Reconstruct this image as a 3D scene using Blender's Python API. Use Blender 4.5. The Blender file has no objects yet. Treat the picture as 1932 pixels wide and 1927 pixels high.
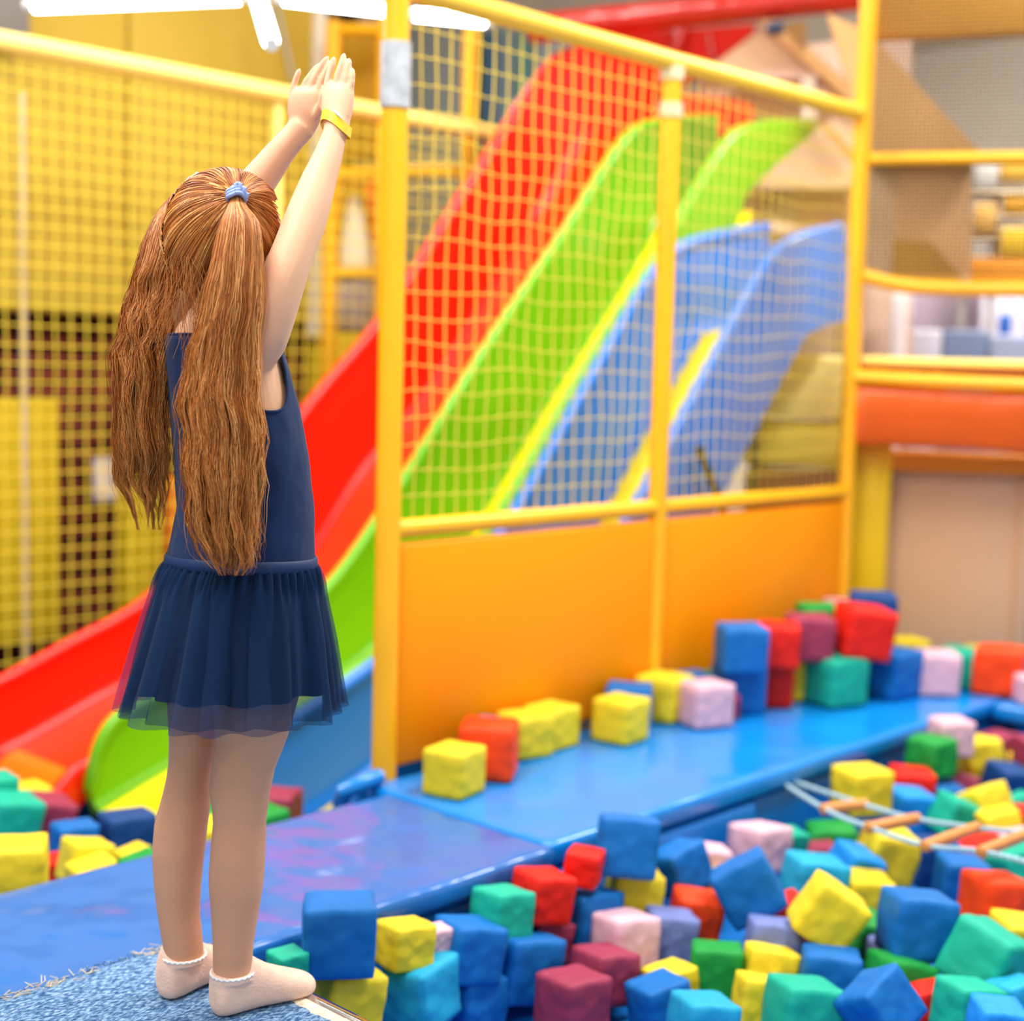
import bpy, bmesh, math, random
import numpy as np
from mathutils import Vector, Matrix, Euler, noise

random.seed(7)
np.random.seed(7)
SC = bpy.context.scene
COL = SC.collection

# ------------------------------------------------------------------ camera
# world axes: x runs along the orange panelled frame, y away from the foam
# pit towards the slides, z = 0 on the top of the blue mat (metres)
IMG_W, IMG_H = 1932, 1927
FPX, PITCH, ROLL, YAW = 2775.0, 0.0974, 0.02537, 0.75695
CAM = Vector((-2.398, -2.682, 1.0195))
_fh = Vector((math.cos(YAW), math.sin(YAW), 0))
_r0 = Vector((math.sin(YAW), -math.cos(YAW), 0))
FWD = _fh * math.cos(PITCH) + Vector((0, 0, -math.sin(PITCH)))
_u0 = _r0.cross(FWD)
RGT = _r0 * math.cos(ROLL) + _u0 * math.sin(ROLL)
UPV = _u0 * math.cos(ROLL) - _r0 * math.sin(ROLL)
cam_data = bpy.data.cameras.new('camera')
cam = bpy.data.objects.new('camera', cam_data)
COL.objects.link(cam)
cam.matrix_world = Matrix(((RGT.x, UPV.x, -FWD.x, CAM.x), (RGT.y, UPV.y, -FWD.y, CAM.y),
                           (RGT.z, UPV.z, -FWD.z, CAM.z), (0, 0, 0, 1)))
cam_data.sensor_width = 36.0
cam_data.sensor_fit = 'HORIZONTAL'
cam_data.lens = FPX / IMG_W * 36.0
cam_data.clip_end = 60
cam_data.dof.use_dof = True
cam_data.dof.focus_distance = 2.12
cam_data.dof.aperture_fstop = 2.0
SC.camera = cam

# ------------------------------------------------------------------ light
SC.view_settings.view_transform = 'Standard'
SC.view_settings.look = 'None'
SC.view_settings.gamma = 1.0
SC.view_settings.use_curve_mapping = False
SC.view_settings.exposure = 0.5
SC.cycles.use_denoising = True
SC.cycles.sample_clamp_indirect = 6.0
SC.cycles.transparent_max_bounces = 24
world = bpy.data.worlds.new('world')
SC.world = world
world.use_nodes = True
world.node_tree.nodes['Background'].inputs[0].default_value = (1.0, 0.97, 0.93, 1)
world.node_tree.nodes['Background'].inputs[1].default_value = 0.46


def area_light(name, loc, size, power, color=(1, 0.97, 0.93), rot=(0, 0, 0)):
    l = bpy.data.lights.new(name, 'AREA')
    l.shape = 'RECTANGLE'
    l.size, l.size_y = size
    l.energy = power
    l.color = color
    o = bpy.data.objects.new(name, l)
    o.location = loc
    o.rotation_euler = rot
    COL.objects.link(o)
    return o


# ceiling lamps of the hall plus one added tilted light, all above the frame
area_light('overhead_light', (-2.0, -0.6, 3.5), (1.6, 0.35), 77)
area_light('overhead_light', (0.6, -1.6, 3.5), (1.6, 0.35), 79)
area_light('overhead_light', (0.8, 1.0, 3.5), (1.6, 0.35), 61)
area_light('overhead_light', (-1.4, 1.7, 3.5), (1.6, 0.35), 46)
area_light('overhead_light', (3.4, -1.0, 3.5), (1.6, 0.35), 115)
area_light('overhead_light', (-3.6, -2.6, 3.5), (1.6, 0.35), 51)
area_light('overhead_light', (5.0, 0.6, 3.5), (1.6, 0.35), 294, rot=(0, -0.85, 0))  # added fill light, tilted to brighten the grey right-hand wall
area_light('overhead_light', (4.4, 4.4, 3.5), (1.6, 0.35), 141)


# ------------------------------------------------------------------ helpers
def ray(px, py):
    return FWD + RGT * ((px - IMG_W / 2) / FPX) - UPV * ((py - IMG_H / 2) / FPX)


def at_z(px, py, z):
    r = ray(px, py)
    return CAM + r * ((z - CAM.z) / r.z)


def at_y(px, py, y):
    r = ray(px, py)
    return CAM + r * ((y - CAM.y) / r.y)


def at_x(px, py, x):
    r = ray(px, py)
    return CAM + r * ((x - CAM.x) / r.x)


def at_d(px, py, d):
    return CAM + ray(px, py) * d


def lin(h):
    h = h.lstrip('#')
    out = []
    for i in (0, 2, 4):
        c = int(h[i:i + 2], 16) / 255
        out.append(c / 12.92 if c <= 0.04045 else ((c + 0.055) / 1.055) ** 2.4)
    return tuple(out)


_mats = {}


def mat(name, color, rough=0.5, spec=0.5, bump=None, var=None, coat=0.0, emit=None, metal=0.0, sheen=0.0, sss=0.0):
    """principled material; bump=(scale,strength,dist) noise relief, var=(scale,amount) value variation"""
    if name in _mats:
        return _mats[name]
    if isinstance(color, str):
        color = lin(color)
    m = bpy.data.materials.new(name)
    m.use_nodes = True
    nt = m.node_tree
    b = nt.nodes['Principled BSDF']
    b.inputs['Base Color'].default_value = (*color, 1)
    b.inputs['Roughness'].default_value = rough
    b.inputs['Specular IOR Level'].default_value = spec
    b.inputs['Metallic'].default_value = metal
    b.inputs['Coat Weight'].default_value = coat
    b.inputs['Coat Roughness'].default_value = 0.12
    if sheen:
        b.inputs['Sheen Weight'].default_value = sheen
    if sss:
        b.inputs['Subsurface Weight'].default_value = sss
        b.inputs['Subsurface Radius'].default_value = (0.012, 0.005, 0.003)
        b.inputs['Subsurface Scale'].default_value = 0.6
    if emit:
        b.inputs['Emission Color'].default_value = (*emit[0], 1)
        b.inputs['Emission Strength'].default_value = emit[1]
    tc = None
    if var or bump:
        tc = nt.nodes.new('ShaderNodeTexCoord')
    if var:
        n = nt.nodes.new('ShaderNodeTexNoise')
        n.inputs['Scale'].default_value = var[0]
        n.inputs['Detail'].default_value = 4
        nt.links.new(tc.outputs['Object'], n.inputs['Vector'])
        mr = nt.nodes.new('ShaderNodeMapRange')
        mr.inputs['From Min'].default_value = 0.3
        mr.inputs['From Max'].default_value = 0.7
        mr.inputs['To Min'].default_value = 1 - var[1]
        mr.inputs['To Max'].default_value = 1 + var[1]
        nt.links.new(n.outputs['Fac'], mr.inputs['Value'])
        mx = nt.nodes.new('ShaderNodeVectorMath')
        mx.operation = 'SCALE'
        mx.inputs[0].default_value = color
        nt.links.new(mr.outputs['Result'], mx.inputs['Scale'])
        nt.links.new(mx.outputs['Vector'], b.inputs['Base Color'])
    if bump:
        n = nt.nodes.new('ShaderNodeTexNoise')
        n.inputs['Scale'].default_value = bump[0]
        n.inputs['Detail'].default_value = bump[3] if len(bump) > 3 else 3
        nt.links.new(tc.outputs['Object'], n.inputs['Vector'])
        bp = nt.nodes.new('ShaderNodeBump')
        bp.inputs['Strength'].default_value = bump[1]
        bp.inputs['Distance'].default_value = bump[2] if len(bump) > 2 else 0.01
        nt.links.new(n.outputs['Fac'], bp.inputs['Height'])
        nt.links.new(bp.outputs['Normal'], b.inputs['Normal'])
    _mats[name] = m
    return m


class MB:
    """collects vertices and faces, then links them as ONE mesh object"""

    def __init__(self):
        self.v = []
        self.f = []

    def add(self, vs, fs):
        o = len(self.v)
        self.v += [tuple(p) for p in vs]
        self.f += [tuple(i + o for i in f) for f in fs]

    def box(self, c, size, M=None):
        sx, sy, sz = (s / 2 for s in size)
        vs = [Vector((x, y, z)) for x in (-sx, sx) for y in (-sy, sy) for z in (-sz, sz)]
        c = Vector(c)
        vs = [(M @ p if M else p) + c for p in vs]
        self.add(vs, [(0, 1, 3, 2), (4, 6, 7, 5), (0, 4, 5, 1), (2, 3, 7, 6), (0, 2, 6, 4), (1, 5, 7, 3)])

    def rbox(self, c, size, r=0.01, M=None, seg=2):
        """box with rounded edges"""
        bm = bmesh.new()
        bmesh.ops.create_cube(bm, size=1)
        bmesh.ops.scale(bm, vec=size, verts=bm.verts)
        bmesh.ops.bevel(bm, geom=bm.edges[:], offset=min(r, min(size) * 0.45), segments=seg, affect='EDGES', profile=0.5)
        c = Vector(c)
        bm.verts.index_update()
        self.add([(M @ p.co if M else p.co) + c for p in bm.verts], [[q.index for q in f.verts] for f in bm.faces])
        bm.free()

    def loft(self, rings, cap=True, closed=True):
        n = len(rings[0])
        vs = [p for r in rings for p in r]
        fs = []
        for i in range(len(rings) - 1):
            for j in range(n if closed else n - 1):
                k = (j + 1) % n
                fs.append((i * n + j, i * n + k, (i + 1) * n + k, (i + 1) * n + j))
        if cap and closed:
            fs.append(tuple(range(n - 1, -1, -1)))
            b = (len(rings) - 1) * n
            fs.append(tuple(b + j for j in range(n)))
        self.add(vs, fs)

    def tube(self, pts, r, n=8, cap=True):
        pts = [Vector(p) for p in pts]
        rs = r if isinstance(r, (list, tuple)) else [r] * len(pts)
        rings = []
        t0 = (pts[1] - pts[0]).normalized()
        a = t0.orthogonal().normalized()
        for i, p in enumerate(pts):
            t = (pts[min(i + 1, len(pts) - 1)] - pts[max(i - 1, 0)]).normalized()
            a = (a - t * a.dot(t)).normalized()
            b = t.cross(a)
            rings.append([p + (a * math.cos(2 * math.pi * k / n) + b * math.sin(2 * math.pi * k / n)) * rs[i] for k in range(n)])
        self.loft(rings, cap)

    def mesh(self, name, m, smooth=True):
        me = bpy.data.meshes.new(name)
        me.from_pydata(self.v, [], self.f)
        bm = bmesh.new()
        bm.from_mesh(me)
        bmesh.ops.recalc_face_normals(bm, faces=bm.faces)
        bm.to_mesh(me)
        bm.free()
        if smooth:
            me.polygons.foreach_set('use_smooth', [True] * len(me.polygons))
            me.set_sharp_from_angle(angle=math.radians(50))
        for mm in (m if isinstance(m, (list, tuple)) else [m]):
            me.materials.append(mm)
        me.update()
        return me

    def build(self, name, m, parent=None, smooth=True):
        return link(name, self.mesh(name, m, smooth), parent)


def link(name, me, parent=None):
    o = bpy.data.objects.new(name, me)
    COL.objects.link(o)
    if parent:
        o.parent = parent
        o.matrix_parent_inverse = Matrix.Translation(-parent.location)
    return o


def tag(o, label, cat, group=None):
    o['label'] = label
    o['category'] = cat
    if group:
        o['group'] = group
    return o


def thing(name, loc, label, cat, group=None):
    o = bpy.data.objects.new(name, None)
    o.empty_display_size = 0.05
    o.location = loc
    COL.objects.link(o)
    return tag(o, label, cat, group)


def structure(o):
    o['kind'] = 'structure'
    return o


def bez(pts, n):
    """Catmull-Rom through pts (tuples of any length)"""
    P = np.array(pts, float)
    P = np.vstack([2 * P[0] - P[1], P, 2 * P[-1] - P[-2]])
    m = len(P) - 3
    out = []
    for i in range(n):
        t = i / (n - 1) * m
        k = min(int(t), m - 1)
        t -= k
        p0, p1, p2, p3 = P[k:k + 4]
        out.append(0.5 * ((2 * p1) + (-p0 + p2) * t + (2 * p0 - 5 * p1 + 4 * p2 - p3) * t * t + (-p0 + 3 * p1 - 3 * p2 + p3) * t ** 3))
    return np.array(out)


# skewed frame of the right-hand climbing tower: a runs along its face, b goes away
OC = Vector((2.14, 0.0, 0.0))
WA = Vector((0.474, -0.8805, 0))
WB = Vector((0.8805, 0.474, 0))
MSK = Matrix(((WA.x, WB.x, 0), (WA.y, WB.y, 0), (0, 0, 1)))


def sk(a, b, z):
    return OC + WA * a + WB * b + Vector((0, 0, z))


def at_b(px, py, b):
    r = ray(px, py)
    o = OC + WB * b
    return CAM + r * ((o - CAM).dot(WB) / r.dot(WB))


def ab(px, py, b):
    p = at_b(px, py, b) - OC
    return p.dot(WA), p.z
# ------------------------------------------------------------------ room
M_floor = mat('dark_floor', '#3b3f46', 0.7, 0.3, var=(3, 0.15))
M_ceil = mat('grey_ceiling', '#e2dacd', 0.8, 0.2, var=(1.5, 0.1))
M_wall_y = mat('yellow_wall_paint', '#e3c31c', 0.75, 0.25, var=(1.2, 0.04))
M_wall_m = mat('dark_maroon_wall', '#2a1a18', 0.85, 0.2, var=(2, 0.25))
M_wall_g = mat('warm_grey_wall', '#d8cfc2', 0.8, 0.2, var=(1, 0.06))
M_ybar = mat('yellow_foam_sleeve', '#ffb60a', 0.38, 0.5, bump=(9, 0.12, 0.01), var=(5, 0.05))
M_ypad = mat('yellow_pad_vinyl', '#d2b41c', 0.6, 0.3, var=(2, 0.04))
M_cord = mat('yellow_net_cord', '#f2cf4a', 0.7, 0.3)
M_dcord = mat('dark_net_cord', '#4f3a22', 0.8, 0.2)
M_bmat = mat('blue_vinyl', '#0c7fd2', 0.2, 0.5, bump=(2.4, 0.8, 0.04, 1.2), var=(3, 0.05))
M_bside = mat('blue_vinyl_side', '#0470c4', 0.4, 0.5, bump=(5, 0.15, 0.01))
M_tape = mat('silver_tape', '#b9bcc0', 0.35, 0.5, bump=(40, 0.4, 0.003), var=(25, 0.25))

mb = MB()
mb.box((2.8, 1.6, -0.74), (15, 13, 0.1))
structure(mb.build('floor', M_floor, smooth=False))
mb = MB()
mb.box((3.2, 2.2, 3.75), (13.5, 10.5, 0.1))
structure(mb.build('ceiling', M_ceil, smooth=False))
# back wall behind the slides, padded in yellow over a dark maroon skirting
YB = 2.9
mb = MB()
mb.box((-1.05, YB + 0.35, 1.5), (7.3, 0.1, 4.4))
structure(mb.build('wall_back', M_wall_m, smooth=False))
mb = MB()
mb.box((9.0, 2.2, 1.5), (0.1, 10.4, 4.4))
structure(mb.build('wall_right', M_wall_g, smooth=False))
mb = MB()
mb.box((3.2, 7.4, 1.5), (13.5, 0.1, 4.4))
structure(mb.build('wall_far', mat('wall_far_paint', '#cdb59f', 0.8, 0.2, var=(1.5, 0.08)), smooth=False))


def back_pad(px0, py0, px1, py1, label, y=YB, th=0.12, m=M_ypad):
    a = at_y(px0, py0, y)
    b = at_y(px1, py1, y)
    c = (a + b) / 2
    mb = MB()
    mb.rbox((c.x, y + th / 2, c.z), (abs(b.x - a.x), th, abs(a.z - b.z)), 0.02)
    o = mb.build('wall_pad', m)
    return tag(o, label, 'wall pad')


back_pad(-420, -260, 243, 598, 'upper left yellow wall panel above the dark net opening, left of the girl', m=mat('upper_wall_yellow', '#bd9f36', 0.65, 0.3, var=(2, 0.04)))
back_pad(246, -260, 606, 612, 'upper yellow wall panel directly behind the raised arms of the girl', m=mat('upper_wall_yellow', 0))
back_pad(-420, 752, 116, 1205, 'lower yellow wall pad left of the dark netted gap, behind the thin pole')
back_pad(242, 770, 312, 1230, 'narrow yellow wall pad between the dark netted gap and the girl')
# narrow orange netted strip beside the girl's back
back_pad(318, 900, 352, 1230, 'narrow orange pad beside the navy dress, above the red slide', YB + 0.02, 0.1, mat('orange_pad_vinyl', '#f07a10', 0.5, 0.4))
back_pad(606, 640, 735, 900, 'pale yellow wall pad behind the steep part of the red slide', YB - 0.02)
back_pad(606, -60, 612, 640, 'slim white pilaster beside the yellow wall panel', YB - 0.06, 0.1, mat('white_paint', '#e6dccb', 0.6, 0.3))
# white notice on the dark gap
a = at_y(200, 905, YB + 0.1)
mb = MB()
mb.rbox((a.x, a.y, a.z), (0.12, 0.02, 0.19), 0.004)
o = mb.build('notice_card', mat('notice_white', '#d9cfc8', 0.6, 0.3, var=(14, 0.25)))
tag(o, 'small pale notice card in the dark netted gap left of the ponytail', 'notice')
# grey duct at the upper left corner and yellow downpipe next to it
a, b = at_y(-300, -200, 2.83), at_y(38, 90, 2.83)
mb = MB()
mb.rbox(((a.x + b.x) / 2, 2.82, (a.z + b.z) / 2), (abs(b.x - a.x), 0.16, abs(a.z - b.z)), 0.02)
tag(mb.build('duct', mat('dark_grey_metal', '#77726c', 0.5, 0.5)), 'dark grey duct in the upper left corner above the net rail', 'duct')

# ------------------------------------------------------------------ nets
def net_mesh(P, nu, nv, r, sag=0.01, sub=2, seed=0):
    """P(s,t) -> point; nu cords across, nv cords up; four-sided cords that sag a little"""
    mb = MB()
    rnd = random.Random(seed)

    def wob(s, t):
        return Vector((0, 0, 1)) * (noise.noise(Vector((s * 5 + seed, t * 5, 0.3))) * sag) + \
            Vector((noise.noise(Vector((s * 6, t * 6, 4.1 + seed))), noise.noise(Vector((s * 6, t * 6, 9.1 + seed))), 0)) * sag * 0.6
    for i in range(nu + 1):
        s = i / nu
        mb.tube([P(s, k / (nv * 1.0)) + wob(s, k / nv) * min(1, 4 * k / nv, 4 * (1 - k / nv)) for k in range(nv + 1)], r, 4, False)
    for k in range(nv + 1):
        t = k / nv
        n = nu
        pts = []
        for i in range(n * sub + 1):
            s = i / (n * sub)
            dip = -0.004 * math.sin(math.pi * ((i % sub) / sub)) if sub > 1 else 0
            pts.append(P(s, t) + wob(s, t) * min(1, 4 * t, 4 * (1 - t)) + Vector((0, 0, dip)))
        mb.tube(pts, r, 4, False)
    return mb


def pole_mb(p, q, r=0.028, n=14, wob=0.0):
    mb = MB()
    p, q = Vector(p), Vector(q)
    k = 14
    pts = [p.lerp(q, i / k) for i in range(k + 1)]
    rs = [r * (1 + wob * (noise.noise(pt * 9))) for pt in pts]
    mb.tube(pts, rs, n)
    return mb


ZT, ZP = 1.911, 0.614
SP = 1.07
fr = thing('net_enclosure', (0, 0, 0), 'yellow padded tube frame with orange panels and net beside the blue mat', 'frame')
for i, (zt, r) in enumerate(((2.5, 0.031), (ZT, 0.029), (2.62, 0.03))):
    pole_mb((i * SP, 0, -0.35 if i == 0 else 0.0), (i * SP, 0, zt), r, wob=0.06).build('post', M_ybar, fr)
pole_mb((0.02, 0, ZT), (2 * SP, 0, ZT), 0.028, wob=0.08).build('top_rail', mat('light_yellow_sleeve', '#ffcb3a', 0.4, 0.5, bump=(9, 0.12, 0.01)), fr)
for i in range(2):
    pole_mb((i * SP + 0.02, 0, ZP), (i * SP + SP - 0.02, 0, ZP), 0.024, wob=0.08).build('middle_rail', M_ybar, fr)
M_opanel = mat('orange_panel_vinyl', '#ff9800', 0.5, 0.2, bump=(3, 0.1, 0.02), var=(1.5, 0.03))
for i in range(2):
    mb = MB()
    mb.rbox((i * SP + SP / 2, 0.0, ZP / 2 - 0.01), (SP - 0.055, 0.035, ZP - 0.05), 0.012)
    mb.build('panel', M_opanel, fr)
    a0, a1 = i * SP + 0.03, i * SP + SP - 0.03
    net_mesh(lambda s, t: Vector((a0 + (a1 - a0) * s, 0.0, ZP + 0.02 + (ZT - ZP - 0.04) * t)), 20, 20, 0.0020, 0.022, 2, i).build('net', M_cord, fr)
mb = MB()
pa, pb = at_y(752, 82, 0), at_y(750, 205, 0)
mb.tube([(0, 0, pb.z), (0, 0, (pa.z + pb.z) / 2), (0, 0, pa.z)], 0.037, 14)
mb.build('tape_wrap', M_tape, fr)
for pz in (ZT - 0.035, ZT - 0.14):
    mb = MB()
    mb.tube([(SP, 0, pz - 0.02), (SP, 0, pz + 0.02)], 0.034, 14)
    mb.build('tape_wrap', mat('pale_tape', '#ddcfa4', 0.5, 0.3), fr)

# left net behind the slides
YL, ZL = 2.0, 2.049
ln = thing('netted_fence', (0, YL, 0), 'long yellow topped net fence standing behind the slides', 'net fence')
pole_mb((-2.2, YL, ZL), (3.4, YL, ZL), 0.034, wob=0.05).build('top_rail', mat('pale_yellow_sleeve', '#ffe27a', 0.4, 0.5, bump=(9, 0.1, 0.01)), ln)
net_mesh(lambda s, t: Vector((-1.6 + 5.0 * s, YL, -0.3 + (ZL + 0.28) * t)), 82, 36, 0.0031, 0.02, 1, 5).build('net', mat('pale_net_cord', '#e8cf3e', 0.7, 0.3), ln)
p = at_y(528, 230, YL)
pole_mb((p.x, YL + 0.02, -0.69), (p.x, YL + 0.02, ZL - 0.02), 0.026).build('post', mat('pale_yellow_sleeve', 0), ln)
# thin pale pole behind that net
a, b = at_y(66, 190, 2.5), at_y(48, 1225, 2.5)
mb = MB()
mb.tube([(b.x, 2.5, -0.69), (b.x, 2.5, a.z + 0.02)], 0.013, 10)
mb.rbox((b.x, 2.5, -0.68), (0.12, 0.12, 0.02), 0.004)
tag(mb.build('thin_pole', mat('pale_pole_paint', '#cbb49a', 0.45, 0.5)), 'thin pale pole in front of the left yellow wall pad', 'pole')
# second, rust coloured net hung close to the dark wall openings
mb = net_mesh(lambda s, t: Vector((-0.6 + 3.15 * s, YB + 0.16, -0.5 + 1.85 * t)), 52, 27, 0.0065, 0.012, 1, 9)
o = mb.build('rust_net', mat('rust_net_cord', '#a04a38', 0.8, 0.2))
tag(o, 'rust coloured net hung over the dark wall gaps behind the slides', 'net')

# ------------------------------------------------------------------ slides
M_red = mat('red_slide_plastic', '#ff1e05', 0.28, 0.5, var=(1.5, 0.03))
M_orange = mat('orange_slide_plastic', '#ff7a0c', 0.3, 0.5, var=(1.5, 0.03))
M_green = mat('green_slide_plastic', '#6cb40c', 0.28, 0.5, var=(1.5, 0.03))
M_yel = mat('yellow_slide_plastic', '#ffdf00', 0.3, 0.5, var=(1.5, 0.03))
M_blue = mat('blue_slide_plastic', '#1272d2', 0.28, 0.5, var=(1.5, 0.03))


def slide(name, rim, y0, y1, m_wall, m_bed, label, htop=0.40, hbot=0.25, near_top=1.0, run_out=None, near_end=9.0, taper=None, bed_end=9.0, far_drop=0.0):
    rim = bez(rim, 60)            # (x, z) of the rim, from the foot upwards
    n = len(rim)
    tan = np.gradient(rim, axis=0)
    tan /= np.linalg.norm(tan, axis=1)[:, None]
    nor = np.stack([-tan[:, 1], tan[:, 0]], 1)
    s = np.concatenate([[0], np.cumsum(np.linalg.norm(np.diff(rim, axis=0), axis=1))])
    h = hbot + (htop - hbot) * np.clip((s - 0.7) / 0.7, 0, 1)
    bed = rim - nor * h[:, None]
    root = thing(name, (float(bed[0, 0]), (y0 + y1) / 2, -0.45), label, 'slide')
    # rounded toe: the walls sink to the bed over the first stretch
    L = 0.2
    k = np.sqrt(np.clip(1 - ((L - np.minimum(s, L)) / L) ** 2, 0.02, 1))

    fd = far_drop * np.clip((s - 0.5) / 0.7, 0, 1)       # the bed may lie lower along its far wall

    def wall(y, sgn, ft, end=9.0, tap=None, low=None):
        """sgn +1: inner side towards +y; ft: height as a share of the rim"""
        rings = []
        for i in range(n):
            top = max(h[i] * k[i] * ft, 0.085)
            lo = -0.02
            if tap:
                lo += (top - 0.03) * min(1, max(0, (bed[i, 0] - tap[0]) / (tap[1] - tap[0])))
            prof = [(0.0, lo)]
            for q in range(7):       # rounded rolled lip
                an = math.pi - q / 6 * math.pi * 1.15
                prof.append((0.02 + 0.024 * math.cos(an), top - 0.024 + 0.024 * math.sin(an)))
            prof += [(0.026, max(top - 0.04, lo + 0.004)), (0.027, lo)] if lo > 0.0 else [(0.026, top - 0.04), (0.029, 0.04), (0.036, 0.018), (0.055, 0.002), (0.055, -0.02)]
            if len(prof) < 13:
                prof += [(0.027 - 0.004 * (q + 1), lo) for q in range(13 - len(prof))]
            if low is not None:
                prof = [(v, w - low[i] if w < 0.03 else w) for v, w in prof]
            if rim[i, 0] > end:
                break
            rings.append([Vector((bed[i, 0] + nor[i, 0] * w, y + sgn * v, bed[i, 1] + nor[i, 1] * w)) for v, w in prof])
        m = MB()
        m.loft(rings)
        return m
    wall(y1, -1, 1.0, low=fd).build('side_wall', m_wall, root)
    wall(y0, 1, near_top, near_end, taper).build('side_wall', m_wall, root)
    rings = []
    for i in range(n):
        if rim[i, 0] > bed_end:
            break
        prof = [(y0 + 0.03, 0.0), (y1 - 0.03, -fd[i]), (y1 - 0.03, -fd[i] - 0.025), (y0 + 0.03, -0.025)]
        rings.append([Vector((bed[i, 0] + nor[i, 0] * w, v, bed[i, 1] + nor[i, 1] * w)) for v, w in prof])
    m = MB()
    m.loft(rings)
    me = m.build('slide_bed', m_bed, root).data
    if run_out:
        me.materials.append(run_out)
        for pl in me.polygons:
            if pl.center.x < -0.08:
                pl.material_index = 1
    # foot bracket and rear legs that carry it
    for fx in (0.25, 0.62):
        i = int(n * fx)
        for yy in (y0 + 0.04, y1 - 0.04):
            m = MB()
            m.tube([(bed[i, 0], yy, -0.69), (bed[i, 0], yy, bed[i, 1] - 0.03)], 0.016, 8)
            m.build('leg', mat('dark_steel', '#2b2b2e', 0.4, 0.5, metal=0.6), root)
    return root


low = [(-0.02, -0.05), (0.15, 0.04), (0.45, 0.13), (0.78, 0.30), (1.11, 0.61), (1.5, 1.08)]
slide('red_slide', [(-0.36, -0.16), (-0.24, -0.06), (-0.08, -0.005), (0.13, 0.075), (0.42, 0.19), (0.78, 0.46), (1.11, 0.85), (1.5, 1.22), (1.93, 1.75), (2.3, 2.2), (2.55, 2.42), (2.9, 2.47), (3.2, 2.48)],
      1.2, 1.76, M_red, mat('red_orange_bed', '#ff3404', 0.3, 0.5), 'long red slide with an orange run-out, the farthest of the three slides', near_top=0.35, run_out=M_orange)
slide('green_slide', [(-0.2, -0.10), (-0.02, -0.035), (0.18, 0.03), (0.48, 0.13), (0.78, 0.287), (1.11, 0.638), (1.5, 1.10), (1.92, 1.56), (2.26, 1.95), (2.5, 2.06), (2.9, 2.13)],
      0.68, 1.19, M_green, M_yel, 'green slide with a yellow bed between the red and blue slides', near_top=0.85, taper=(2.25, 2.98), bed_end=2.3)
slide('blue_slide', [(-0.08, -0.09), (0.1, -0.03), (0.28, 0.03), (0.52, 0.13), (0.8, 0.28), (1.11, 0.55), (1.5, 1.02), (1.81, 1.38), (1.97, 1.49), (2.25, 1.56), (2.53, 1.61)],
      0.15, 0.66, M_blue, M_yel, 'blue slide with a yellow bed, nearest to the orange panels', htop=0.33, hbot=0.31, near_end=2.33, bed_end=2.42, far_drop=0.03)
# landing decks the slides start from
mb = MB()
mb.rbox((3.0, 0.93, 1.60), (0.7, 0.5, 0.05), 0.01)
for xx in (2.72, 3.3):
    for yy in (0.74, 1.12):
        mb.tube([(xx, yy, -0.69), (xx, yy, 1.6)], 0.025, 8)
tag(mb.build('landing_deck', mat('deck_wood', '#dcb996', 0.7, 0.3)), 'pale landing deck behind the head of the green slide', 'deck')

mb = MB()
mb.tube([at_y(1318, 845, 0.11), at_y(1352, 935, 0.10), at_y(1400, 1060, 0.09)], 0.014, 8)
tag(mb.build('slide_brace', mat('dark_steel', '#2b2b2e', 0.4, 0.5)), 'dark slanting brace in front of the blue slide, above the orange panel', 'brace')
# blue padded kerb under the slide feet and back wall of the left pit
mb = MB()
mb.rbox((-0.55, 1.95, -0.42), (2.6, 0.18, 0.55), 0.03)
tag(mb.build('pit_wall_pad', M_bside), 'blue padded kerb of the left pit below the red slide', 'pad')

# yellow padded steps under the blue slide's deck, by the third post
M_paley = mat('pale_yellow_pad', '#fff3a0', 0.5, 0.4, var=(3, 0.04))
M_olive = mat('olive_yellow_pad', '#fbe660', 0.55, 0.35, var=(3, 0.05))
st = thing('padded_step', sk(-0.2, 0.45, -0.69), 'stack of yellow padded steps below the head of the blue slide', 'steps')
for (py0, py1, b, m, nm) in ((668, 792, 0.30, M_paley, 'upper_pad'), (790, 886, 0.34, M_olive, 'lower_pad'), (884, 1290, 0.33, mat('maroon_vinyl', '#7a1e2a', 0.5, 0.4), 'plinth')):
    p0, p1 = at_b(1405, py0, b), at_b(1612, py1, b)
    if nm == 'plinth':
        p1.z = -0.69
    mb = MB()
    mb.rbox((p0 + p1) / 2 + WB * 0.1, (abs((p1 - p0).dot(WA)), 0.2, abs(p0.z - p1.z)), 0.02, MSK)
    mb.build(nm, m, st)

# ------------------------------------------------------------------ red roof above the slides
M_redpad = mat('red_padded_beam', '#b81d0c', 0.28, 0.5, bump=(14, 0.6, 0.02), var=(4, 0.08))
a, b = at_b(1000, 55, 1.05), at_b(1650, -12, 1.05)
mb = pole_mb(a, b, 0.062, 14, 0.05)
tag(mb.build('padded_beam', M_redpad), 'glossy red padded beam across the top behind the net frame', 'beam')
M_redv = mat('red_canopy_vinyl', '#c41804', 0.65, 0.2, bump=(4, 0.2, 0.03), var=(2, 0.08))
mb = MB()
pts = [at_b(1085, 70, 1.95), at_b(1425, 45, 1.95), at_b(1420, 60, 1.95), at_b(1325, 140, 1.95), at_b(1240, 185, 1.95)]
back = [p + WB * 0.06 for p in pts]
mb.add(pts + back, [(0, 1, 2, 3, 4), (9, 8, 7, 6, 5)] + [(i, (i + 1) % 5, (i + 1) % 5 + 5, i + 5) for i in range(5)])
cn = mb.build('slide_canopy', M_redv, smooth=False)
tag(cn, 'red vinyl canopy panel hanging below the red padded beam', 'canopy')
mb = MB()
mb.tube([at_b(1248, 175, 1.9), at_b(1290, 45, 1.9)], 0.03, 10)
mb.build('canopy_edge', M_redpad, cn)
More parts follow.
